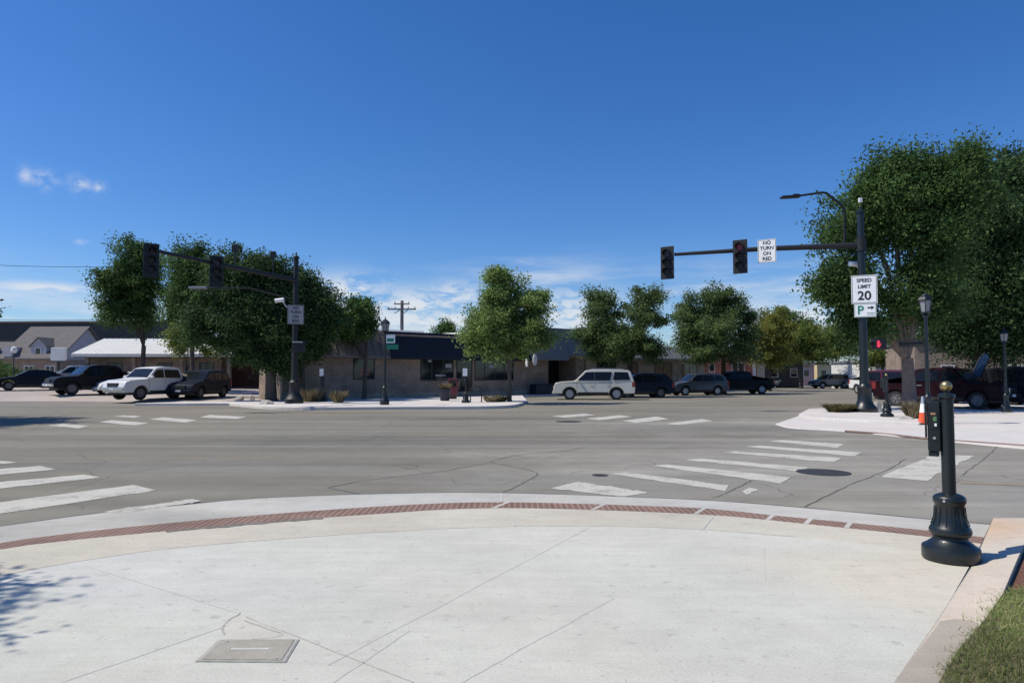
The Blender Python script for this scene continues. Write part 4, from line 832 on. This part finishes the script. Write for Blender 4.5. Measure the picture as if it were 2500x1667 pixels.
def vehicle(kind, name, label, cat, loc, head, col, rim='rim', group=None, rails=False, chrome_grille=False):
    S=SHAPES[kind]; t=thing(name,label,cat,loc,R(head),group); hwid=S['W']/2; belt=S['belt']; H=S['H']; hl=S['L']/2
    def hw(x,z):
        k=1-.10*max(0,(abs(x)/hl-.62)/.38)**2
        if z<.75: k*=1-.05*((.75-z)/.75)
        if z>belt-.05: k*=1-.17*(z-belt+.05)/(H-belt+.05)
        return hwid*k
    ar=S['wr_']+.075
    bottom=arc(S['wf'],ar,S['zb'])+arc(S['wr'],ar,S['zb'])
    low=S['rear'][::1]; loop_low=[S['rear'][-1]]  # belt rear
    lower=S['rear']+[S['front'][0]]+S['front'][1:]+bottom           # rear-bottom .. belt-rear .. belt-front .. front-bottom .. arches
    upper=[S['rear'][-1]]+S['up']+[S['front'][0]]
    outline=S['rear']+S['up']+S['front']+bottom; n=len(outline)
    ny=5; vs=[]
    for j in range(ny):
        s=-1+2*j/(ny-1)
        for x,z in outline:
            crown=.025*(1-s*s) if z>belt-.2 else 0
            bow=.09*(1-s*s)*(1 if x>0 else -.7)*max(0,(abs(x)/hl-.8)/.2) if z<belt else 0
            vs.append((x+bow*.6, s*hw(x,z), z+crown))
    fs=[]
    for j in range(ny-1):
        for i in range(n): fs.append((j*n+i,j*n+(i+1)%n,(j+1)*n+(i+1)%n,(j+1)*n+i))
    idx={p:i for i,p in enumerate(outline)}
    for j in (0,ny-1):
        fs.append(tuple(j*n+idx[p] for p in lower)); fs.append(tuple(j*n+idx[p] for p in upper))
    mb=MB(); mb.add(vs,fs); body=mb.build('body',PA[col],t,smooth=True,bevel=.035)
    body.modifiers['bevel'].segments=3
    MB().box(-hl+.25,hl-.3,-hwid*.8,hwid*.8,S['zb']-.12,S['zb']+.15).build('underbody',M['trim'],t)
    def sideglass(poly,s,nm,m,o=.007,par=None):
        mb=MB(); n=len(poly)
        mb.add([(x,s*(hw(x,z)+o),z) for x,z in poly]+[(x,s*(hw(x,z)-.02),z) for x,z in poly],[tuple(range(n)),tuple(range(2*n-1,n-1,-1))]+[(i,(i+1)%n,n+(i+1)%n,n+i) for i in range(n)])
        return mb.build(nm,m,par or t)
    for s in (-1,1):
        for w in S['win']: sideglass(w,s,'side_window',M['carglass'])
        fx=S['win'][0][1][0]
        mr=MB(); mr.obox((fx-.02,s*(hw(fx,belt)+.12),belt+.13),(1,0,0),(0,1,0),(0,0,1),.06,.11,.075); mr.build('mirror',PA[col],t,bevel=.03)
        for w in S['win'][:2]:
            x0=(w[1][0]+w[2][0])/2-.2; z=belt-.13; d=MB().obox((x0-.1,s*(hw(x0,z)+.015),z),(1,0,0),(0,1,0),(0,0,1),.11,.018,.018).build('door_handle',M['chrome'] if chrome_grille else PA[col],t)
        xs=[S['win'][0][1][0]+.06,S['win'][0][2][0]-.04,S['win'][1][2][0]-.02]
        for x in xs:
            mb=MB()
            z0,z1=S['zb']+.12,belt-.02
            k=6; P=[(x,s*(hw(x,z0+(z1-z0)*i/k)+.0025),z0+(z1-z0)*i/k) for i in range(k+1)]
            for a,b in zip(P,P[1:]): mb.add([(a[0]-.007,a[1],a[2]),(a[0]+.007,a[1],a[2]),(b[0]+.007,b[1],b[2]),(b[0]-.007,b[1],b[2])],[(0,1,2,3)])
            mb.build('door_seam',M['trim'],t)
        sideglass([(S['wr']+ar+.05,S['zb']-.02),(S['wf']-ar-.05,S['zb']-.02),(S['wf']-ar-.05,S['zb']+.10),(S['wr']+ar+.05,S['zb']+.10)],s,'side_skirt',M['trim'],.012)
        # lamps wrap the corners
        zf=S['front'][-3][1]; xf=S['front'][-3][0]
        MB().obox((xf-.14,s*(hw(xf,zf)-.20),zf-.11),(1,0,0),(0,1,0),(0,0,1),.165,.19,.085).build('headlight',M['headlamp'],t,bevel=.03)
        MB().obox((-hl+.10,s*(hw(-hl+.1,.9)-.10),belt-.17),(1,0,0),(0,1,0),(0,0,1),.10,.10,.17).build('tail_light',M['taillamp'],t,bevel=.02)
    def strip(a,b,nm,inset=.10):
        a=Vector((a[0],0,a[1])); b=Vector((b[0],0,b[1])); d=(b-a).normalized(); nrm=Vector((d.z,0,-d.x)); nrm=nrm if nrm.z>0 else -nrm
        p=a.lerp(b,.05); q=a.lerp(b,.93); vs=[]
        for o in (.012,-.02):
            for r in (p,q):
                for k in range(5):
                    s=-1+k/2; y=s*(hw(r.x,r.z)-inset); cr=.025*(1-(s*.9)**2); v=r+nrm*o; vs.append((v.x,y,v.z+cr))
        fs=[(i,i+1,6+i,5+i) for i in range(4)]+[(10+i,15+i,16+i,11+i) for i in range(4)]
        mb=MB(); mb.add(vs,fs+[(0,5,15,10),(4,14,19,9),(0,10,11,1),(1,11,12,2),(2,12,13,3),(3,13,14,4),(5,6,16,15),(6,7,17,16),(7,8,18,17),(8,9,19,18)]); return mb.build(nm,M['carglass'],t)
    strip(S['wind'][0],S['wind'][1],'windshield'); strip(S['back'][0],S['back'][1],'rear_window',.16)
    zf=S['front'][-2][1]; xf=S['front'][-2][0]
    MB().box(xf-.10,xf+.065,-.42,.42,zf-.02,zf+.2).build('grille',M['chrome'] if chrome_grille else M['trim'],t,bevel=.015)
    MB().box(xf-.12,xf+.085,-hwid*.86,hwid*.86,zf-.22,zf-.05).build('front_bumper',PA[col] if kind!='pickup' else M['chrome'],t,bevel=.03)
    MB().box(-hl-.06,-hl+.15,-hwid*.85,hwid*.85,.48,.66).build('rear_bumper',M['trim'] if kind!='pickup' else M['chrome'],t,bevel=.03)
    MB().box(xf+.086,xf+.094,-.17,.17,zf-.19,zf-.08).build('licence_plate',M['plate'],t)
    MB().box(-hl-.062,-hl-.03,-.16,.16,.72,.86).build('licence_plate',M['plate'],t)
    if rails:
        for s in (-1,1): MB().tube([(-1.9,s*(hw(0,H)-.13),H-.03),(-1.8,s*(hw(0,H)-.13),H+.05),(.1,s*(hw(0,H)-.13),H+.06),(.2,s*(hw(0,H)-.13),H-.01)],.02,6).build('roof_rail',M['chrome'],t)
    if kind=='pickup': MB().box(-2.78,-1.04,-hwid*.82,hwid*.82,1.235,1.26).build('bed_cover',M['trim'],t,bevel=.01)
    r=S['wr_']
    for xw in (S['wf'],S['wr']):
        for s in (-1,1):
            w=MB().lathe([(r*.60,-.11),(r*.93,-.11),(r,-.07),(r,.07),(r*.93,.11),(r*.62,.11),(r*.60,.10),(r*.56,.0)],26).build('wheel',M['tyre'],t,True); w.location=(xw,s*(hwid*.955-.13),r); w.rotation_euler=(R(-90)*s,0,0)
            mb=MB().lathe([(r*.615,-.05),(r*.62,.098),(r*.55,.10),(r*.52,.05),(r*.16,.05),(r*.14,.095),(.01,.10)],24)
            for k in range(6):
                a=2*math.pi*k/6; d=(math.cos(a),math.sin(a),0); mb.obox((d[0]*r*.34,d[1]*r*.34,.075),d,(-d[1],d[0],0),(0,0,1),r*.21,r*.07,.018)
            mb.build('rim',M[rim],w,True)
    return t
GC='vehicles parked along the far street'; GL='vehicles parked in the lot on the left'
def vat(px,D,z=0): p=at(px,960,D); return (p.x,p.y,z)
vehicle('suv','parked_suv','silver SUV parked nose left in front of the shops, full side in view','SUV',vat(1450,46.1),174,'silver',group=GC,rails=True)
vehicle('suv_small','parked_suv','dark navy SUV tucked behind the tail of the silver SUV','SUV',vat(1560,49.8),188,'navy','rimdark',GC)
vehicle('suv_small','parked_suv','dark grey SUV with a bright windshield, third from the silver one','SUV',vat(1702,55.5),192,'grey','rim',GC)
vehicle('pickup','parked_pickup','black pickup with bright rear wheels before the red brick building','pickup',vat(1800,59.5),186,'black','rim',GC)
vehicle('suv_small','parked_suv','blue grey SUV far down the street left of the tall mast','SUV',vat(2027,84),186,'blue','rim',GC)
vehicle('sedan','parked_car','pale silver car far down the street, half hidden by the mast pole','car',vat(2104,84),184,'palegrey','rim',GC)
vehicle('suv_small','parked_suv','small blue grey vehicle in shade beyond the yellow leaved tree','SUV',vat(1908,88),215,'blue','rimdark',GC)
def lotcar(kind,nm,lb,cat,px,D,head,col,rim='rim',**k):
    x,y,_=vat(px,D); return vehicle(kind,nm,lb,cat,(x,y,zlot(x,y)),head,col,rim,GL,**k)
lotcar('sedan','parked_car','black sedan at the far left of the lot, beside the hedge','car',80,50.5,-142,'black','rimdark')
lotcar('pickup','parked_pickup','black pickup between the black sedan and the white pickup','pickup',240,46.5,-130,'black','rimdark')
lotcar('sedan','parked_car','white car mostly hidden behind the white pickup','car',318,47.5,-122,'white')
lotcar('pickup','parked_pickup','white pickup facing the street under the white metal roof','pickup',384,42.4,-114,'white','rimdark')
lotcar('suv_small','parked_suv','dark SUV in tree shade right of the white pickup','SUV',488,44.0,-96,'navy','rimdark')
lotcar('suv_small','parked_suv','pale vehicle with a bright roof behind the black pickup','SUV',178,56,-140,'palegrey')
GR='vehicles parked under the trees on the right'
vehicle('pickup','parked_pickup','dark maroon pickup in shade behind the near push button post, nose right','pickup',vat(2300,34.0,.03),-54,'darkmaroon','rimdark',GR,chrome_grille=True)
vehicle('suv','parked_suv','red SUV half hidden behind the big tree trunk','SUV',vat(2215,46),-60,'maroon','rim',GR)
vehicle('suv','parked_suv','black SUV at the right edge behind the lantern post','SUV',vat(2500,33.5,.03),-50,'black','rimdark',GR)
vehicle('suv','parked_suv','black SUV with a glinting roof behind the dark maroon pickup','SUV',vat(2392,38.5),-45,'navy','rimdark',GR)
vehicle('pickup','work_truck','white work truck seen between the mast pole and the red SUV','truck',vat(2152,58),-80,'white','rim',GR)
# ------------------------------------------------------------ trees
M['bark']=mat('grey brown bark',(.085,.068,.056),.9,var=.35,scale=5,bump=.7,bscale=14)
M['barkpale']=mat('pale mottled bark',(.19,.145,.12),.9,var=.35,scale=4,bump=.5,bscale=10)
LM={'dark':island_leaf_mat('dark green leaves',(.055,.105,.036),(.090,.160,.050),(.145,.22,.066),.6,.4),
    'deep':island_leaf_mat('deep green leaves',(.036,.072,.030),(.062,.112,.042),(.105,.165,.056),.6,.3),
    'light':island_leaf_mat('fresh green leaves',(.15,.235,.075),(.23,.325,.10),(.34,.41,.15),.6,.5),
    'mid':island_leaf_mat('mid green leaves',(.075,.125,.05),(.125,.185,.065),(.20,.25,.09),.6,.48),
    'yellow':island_leaf_mat('yellowing leaves',(.14,.18,.04),(.24,.25,.06),(.34,.30,.075),.6,.42),
    'ygreen':island_leaf_mat('yellow green leaves',(.11,.16,.04),(.18,.23,.055),(.27,.28,.07),.6,.42)}
VS=1.0629
def leaves(name, m, parent, ctr, rad, nleaf, size, seed, csize, spread=.40):
    """leaf-sized faces gathered into clumps spread through several ellipsoids"""
    rs=np.random.RandomState(seed); ctr=np.array(ctr); rad=np.array(rad); nleaf=int(nleaf*1.95); size*=.56; csize*=.80; wgt=(rad.prod(1))**.72; wgt/=wgt.sum()
    K=max(16,int(nleaf/270)); bi=rs.choice(len(ctr),K,p=wgt); d=rs.normal(size=(K,3)); d/=np.linalg.norm(d,axis=1)[:,None]
    rr=(.30+.70*rs.rand(K)**.55)*np.where(rs.rand(K)<.25,1.2,.95); cp=ctr[bi]+d*rad[bi]*rr[:,None]
    li=rs.choice(K,nleaf,p=None); cs=csize*(.6+.8*rs.rand(K))
    P=cp[li]+np.clip(rs.normal(size=(nleaf,3)),-1.75,1.75)*cs[li][:,None]*np.array([1,1,.75])+d[li]*(np.clip(rs.normal(size=nleaf),-1.4,1.4)*cs[li]*1.1)[:,None]
    up=rs.normal(size=(nleaf,3)); up[:,2]+=.35; up/=np.linalg.norm(up,axis=1)[:,None]
    a=rs.normal(size=(nleaf,3)); a-=up*(a*up).sum(1)[:,None]; a/=np.linalg.norm(a,axis=1)[:,None]; b=np.cross(up,a)
    s=size*(.6+.8*rs.rand(nleaf))[:,None]
    v=np.stack([P-a*s, P+b*s*.5+up*s*.12, P+a*s, P-b*s*.5+up*s*.12],1).reshape(-1,3)
    me=bpy.data.meshes.new(name); me.vertices.add(len(v)); me.vertices.foreach_set('co',v.ravel().astype(np.float32))
    me.loops.add(nleaf*4); me.loops.foreach_set('vertex_index',np.arange(nleaf*4,dtype=np.int32)); me.polygons.add(nleaf); me.polygons.foreach_set('loop_start',np.arange(0,nleaf*4,4,dtype=np.int32))
    me.update(); me.validate(); me.materials.append(m); o=bpy.data.objects.new(name,me); COL.objects.link(o); o.parent=parent; return o, cp
def tree(label, base, D, blobs, leaf, nleaf, size, seed, tr=.16, fork=2.2, bark='bark', csize=None, group='street trees', depth=1.0, forks=None, name='street_tree'):
    rs=np.random.RandomState(seed+99); base=Vector(base); D=base.y; t=thing(name,label,'tree',base,0,group)
    ctr=[];rad=[]
    for b in blobs:
        x,y,rx,ry=b[:4]; dd=b[4] if len(b)>4 else rs.uniform(-.5,.5)*rx*VS*D/F*depth; c=at(x*VS,y*VS,D+dd)-base; ctr.append(tuple(c)); k=VS*D/F; rad.append((rx*k,(rx+ry)*.5*k*depth,ry*k))
    o,cp=leaves('crown',LM[leaf],t,ctr,rad,nleaf,size,seed,csize or .30*min(r[0] for r in rad)+.12)
    mb=MB(); f=Vector((rs.normal(0,.08),rs.normal(0,.08),fork))
    mb.tube([(0,0,-.05),(0,0,.12),(f.x*.3,f.y*.3,fork*.45),f],[tr*1.7,tr*1.15,tr,tr*.88],10)
    ends=[Vector(c) for c in ctr]
    for i,c in enumerate(ends):
        m_=f.lerp(c,.45)+Vector((rs.normal(0,.2),rs.normal(0,.2),.15*abs(c.z-f.z))); r0=tr*rs.uniform(.30,.45)
        mb.tube([f-Vector((0,0,.15)),f.lerp(m_,.5),m_,c],[r0,r0*.85,r0*.6,r0*.22],7)
        near=[Vector(q) for q in cp if (Vector(q)-c).length<max(rad[i])*1.05][:9]
        for q in near: mb.tube([c.lerp(m_,.25),c.lerp(q,.55)+Vector((0,0,.1)),q],[r0*.28,r0*.16,.012],5,False)
    mb.build('trunk',M[bark],t,True)
    return t
tree('bright green young tree in the middle, before the navy awning', G(1244,980,.14), 42.0, [(1142,636,17,28),(1143,655,24,30),(1150,625,10,16),(1140,668,34,34),(1192,690,46,45),(1125,718,45,55),(1232,708,36,36),(1162,752,80,52),(1100,775,36,40),(1238,765,36,36),(1160,795,62,26),(1120,800,36,20)], 'light', 30000, .13, 11, .11, 2.6, csize=.30, depth=.9)
tree('two lobed green tree behind the silver SUV', vat(1541,51.5,.1), 51.5, [(1375,700,34,34),(1400,735,46,46),(1360,770,38,46),(1490,690,34,34),(1478,730,46,44),(1440,785,72,42),(1516,735,20,34),(1385,805,40,24),(1490,800,40,28)], 'mid', 26000, .15, 12, .15, 2.6, csize=.34)
tree('rounded dark green tree behind the grey SUV', vat(1767,59.5,.05), 59.5, [(1645,685,40,32),(1600,722,46,36),(1690,722,44,42),(1640,755,74,44),(1580,775,34,34),(1710,790,34,34),(1640,800,74,32),(1575,715,18,20)], 'mid', 26000, .17, 13, .2, 3.0, csize=.4)
tree('thin yellowing tree right of the rounded dark tree', vat(1879,69,0), 69, [(1770,735,34,26),(1745,770,30,36),(1790,775,34,40),(1765,810,44,28),(1800,815,30,22)], 'yellow', 13000, .17, 14, .17, 2.8, csize=.42)
tree('low yellow green tree over the pink shopfront', vat(1955,82,0), 82, [(1840,765,34,28),(1815,795,34,28),(1865,790,40,32),(1845,815,54,22)], 'ygreen', 13000, .19, 15, .17, 2.6, csize=.5)
tree('olive green tree over the pale far storefront', vat(2045,92,0), 92, [(1905,775,34,30),(1930,800,44,30),(1890,812,44,22),(1960,770,30,40)], 'ygreen', 12000, .2, 16, .17, 2.8, csize=.5)
tree('yellow green tree seen just right of the tall mast pole', vat(2160,74,0), 74, [(2035,800,34,28),(2010,820,30,20),(2050,825,36,20)], 'ygreen', 8000, .18, 17, .15, 2.5, csize=.45)
tree('dark tree top rising behind the yellowing tree', vat(1912,96,0), 96, [(1805,722,22,14),(1800,750,40,30),(1850,748,14,14),(1830,770,44,26)], 'dark', 9000, .24, 18, .25, 3.2, csize=.5, group=None)
tree('small dark treetop peeking over the navy awning roof', vat(1083,98,0), 98, [(1020,750,17,12),(1042,760,10,8),(1018,775,26,20)], 'dark', 4000, .24, 19, .2, 3.0, csize=.4, group=None)
# the large pair on the right
tree('tall broad dark green tree with pale forked trunk behind the right mast', G(2222,1003,.03), 32.0, [(2115,392,74,50),(2025,405,44,42),(2205,385,54,46),(2170,430,90,70),(2050,470,84,66),(1970,470,54,50),(1940,535,62,40),(2010,545,66,40),(2150,520,90,70),(1925,640,52,40),(1890,660,36,32),(1950,690,50,44),(2130,610,60,50),(1985,745,50,44),(2065,700,50,40),(2120,690,60,60),(1965,610,44,28),(2230,460,60,60)],
     'dark', 68000, .135, 21, .27, 2.3, 'barkpale', csize=.42, depth=.9)
tree('dark spreading tree filling the right edge above the parked trucks', Vector((25.5,38.5,.0)), 38.0, [(2250,420,60,56),(2320,420,60,60),(2260,510,80,76),(2340,540,70,80),(2230,600,80,66),(2320,650,90,80),(2210,690,70,60),(2280,760,90,60),(2360,770,70,60),(2190,770,50,50),(2160,720,40,50)],
     'deep', 70000, .15, 22, .32, 2.6, csize=.5, depth=1.0)
tree('shaded tree deep behind the trucks at the right', vat(2330,62,0), 62, [(2180,800,50,30),(2260,790,70,40),(2330,800,70,36),(2230,830,60,20),(2340,840,40,20),(2120,790,40,34)], 'mid', 16000, .19, 23, .22, 2.4, csize=.55)
# the dark group on the left
tree('round dark tree at the left end of the big clump', vat(345,53,.2), 53, [(305,595,46,40),(275,650,44,44),(320,660,60,50),(335,610,30,40),(290,715,54,36),(332,722,38,32),(260,700,28,34)], 'dark', 26000, .16, 31, .18, 3.6, csize=.42)
tree('dark tree standing second from left in the big clump', vat(470,50,.1), 50, [(440,600,42,40),(470,640,50,50),(430,670,34,46),(412,718,26,24),(455,700,54,44),(500,620,36,36)], 'dark', 24000, .16, 32, .17, 3.4, csize=.42)
tree('largest dark tree right behind the left mast', vat(662,39.6,.14), 42.0, [(560,625,70,48),(620,620,50,44),(520,680,60,60),(600,680,80,64),(665,670,46,60),(560,740,90,52),(650,745,60,56),(470,745,50,36),(520,785,50,24),(600,790,60,34),(660,800,40,34),(620,740,60,50),(645,835,26,26),(610,825,36,22),(570,815,34,18),(665,850,20,20)], 'deep', 52000, .14, 33, .30, 2.3, csize=.36, depth=.62)
tree('sprawling dark tree drooping over the brown storefront roof', FO-U*8.2-V*1.0+Vector((0,0,.14)), 41.6, [(712,690,42,44),(745,705,36,40),(720,760,46,34),(765,735,34,28),(690,730,44,44),(700,800,36,24)], 'deep', 22000, .14, 34, .17, 2.4, csize=.32)
tree('smaller green tree at the right end of the left clump', FO-U*4.3-V*1.1+Vector((0,0,.14)), 44.0, [(825,720,32,34),(800,745,36,30),(840,750,22,26),(780,765,30,22)], 'dark', 13000, .14, 35, .12, 2.6, csize=.26)
tree('sparse yellowish branch tree before the white metal roof', vat(455,45,.1), 45, [(425,785,32,24),(410,770,18,20),(455,800,26,14),(500,800,30,12)], 'ygreen', 3600, .13, 36, .09, 2.0, csize=.30)
# trees standing outside the left edge: only twig tips and shadows come into view
def freetree(label, base, blobs, leaf, nleaf, size, seed, tr, fork, csize):
    t=thing('street_tree',label,'tree',base,0,'street trees'); c=[b[:3] for b in blobs]; r=[(b[3],b[3],b[4]) for b in blobs]
    leaves('crown',LM[leaf],t,c,r,nleaf,size,seed,csize); mb=MB(); mb.tube([(0,0,0),(0,0,fork)],[tr*1.3,tr*.9],10)
    for q in c: mb.tube([(0,0,fork-.1),((q[0])*.5,q[1]*.5,(q[2]+fork)/2+.3),q],[tr*.6,tr*.4,.03],6)
    mb.build('trunk',M['bark'],t,True)
freetree('tree at the left edge showing only a few twig tips', (-22.2,23.6,.0), [(0,0,5.2,3.3,2.4),(1.2,.3,4.2,2.4,1.6),(-1,0,6.4,2.4,2.0)], 'dark', 20000, .14, 41, .18, 2.4, .34)
freetree('tree out at the left casting leafy shadows onto the concrete pad', (-9.42,3.5,.0), [(0,.2,4.4,2.2,1.9),(1.1,.4,3.7,1.7,1.2),(.9,-.6,3.3,1.6,1.0),(-.6,0,5.5,1.8,1.5)], 'mid', 36000, .09, 42, .12, 2.0, .24)
# hedge and shrubs on the left, dark wood on the skyline
for i,(px,D,w,h,lf,lb) in enumerate(((40,64,2.6,1.7,'dark','dark green shrub behind the black sedan'),(75,63,2.2,1.3,'mid','lighter green shrub beside the house behind the black sedan'),(5,66,2.0,2.2,'dark','tall dark shrub at the left edge of the lot'))):
    p=at(px,955,D); o,_=leaves('shrub',LM[lf],None,[(0,0,h*.45)],[(w*.6,w*.5,h*.5)],5000,.12,60+i,.22); o.location=(p.x,p.y,.5); tag(o,lb,'shrub')
wl=[]; wr=[]
for i in range(90):
    x=-190+i*1.9+random.uniform(-1,1); wl.append((x,150+random.uniform(-6,8),random.uniform(3,6.5))); wr.append((3.4,3.0,random.uniform(2.2,3.6)))
o,_=leaves('distant_woods',LM['dark'],None,wl,wr,26000,.5,77,.9); o.location=(0,0,.3); struct(o,'stuff'); tag(o,'dark band of woods in front of the long flat building','woods')
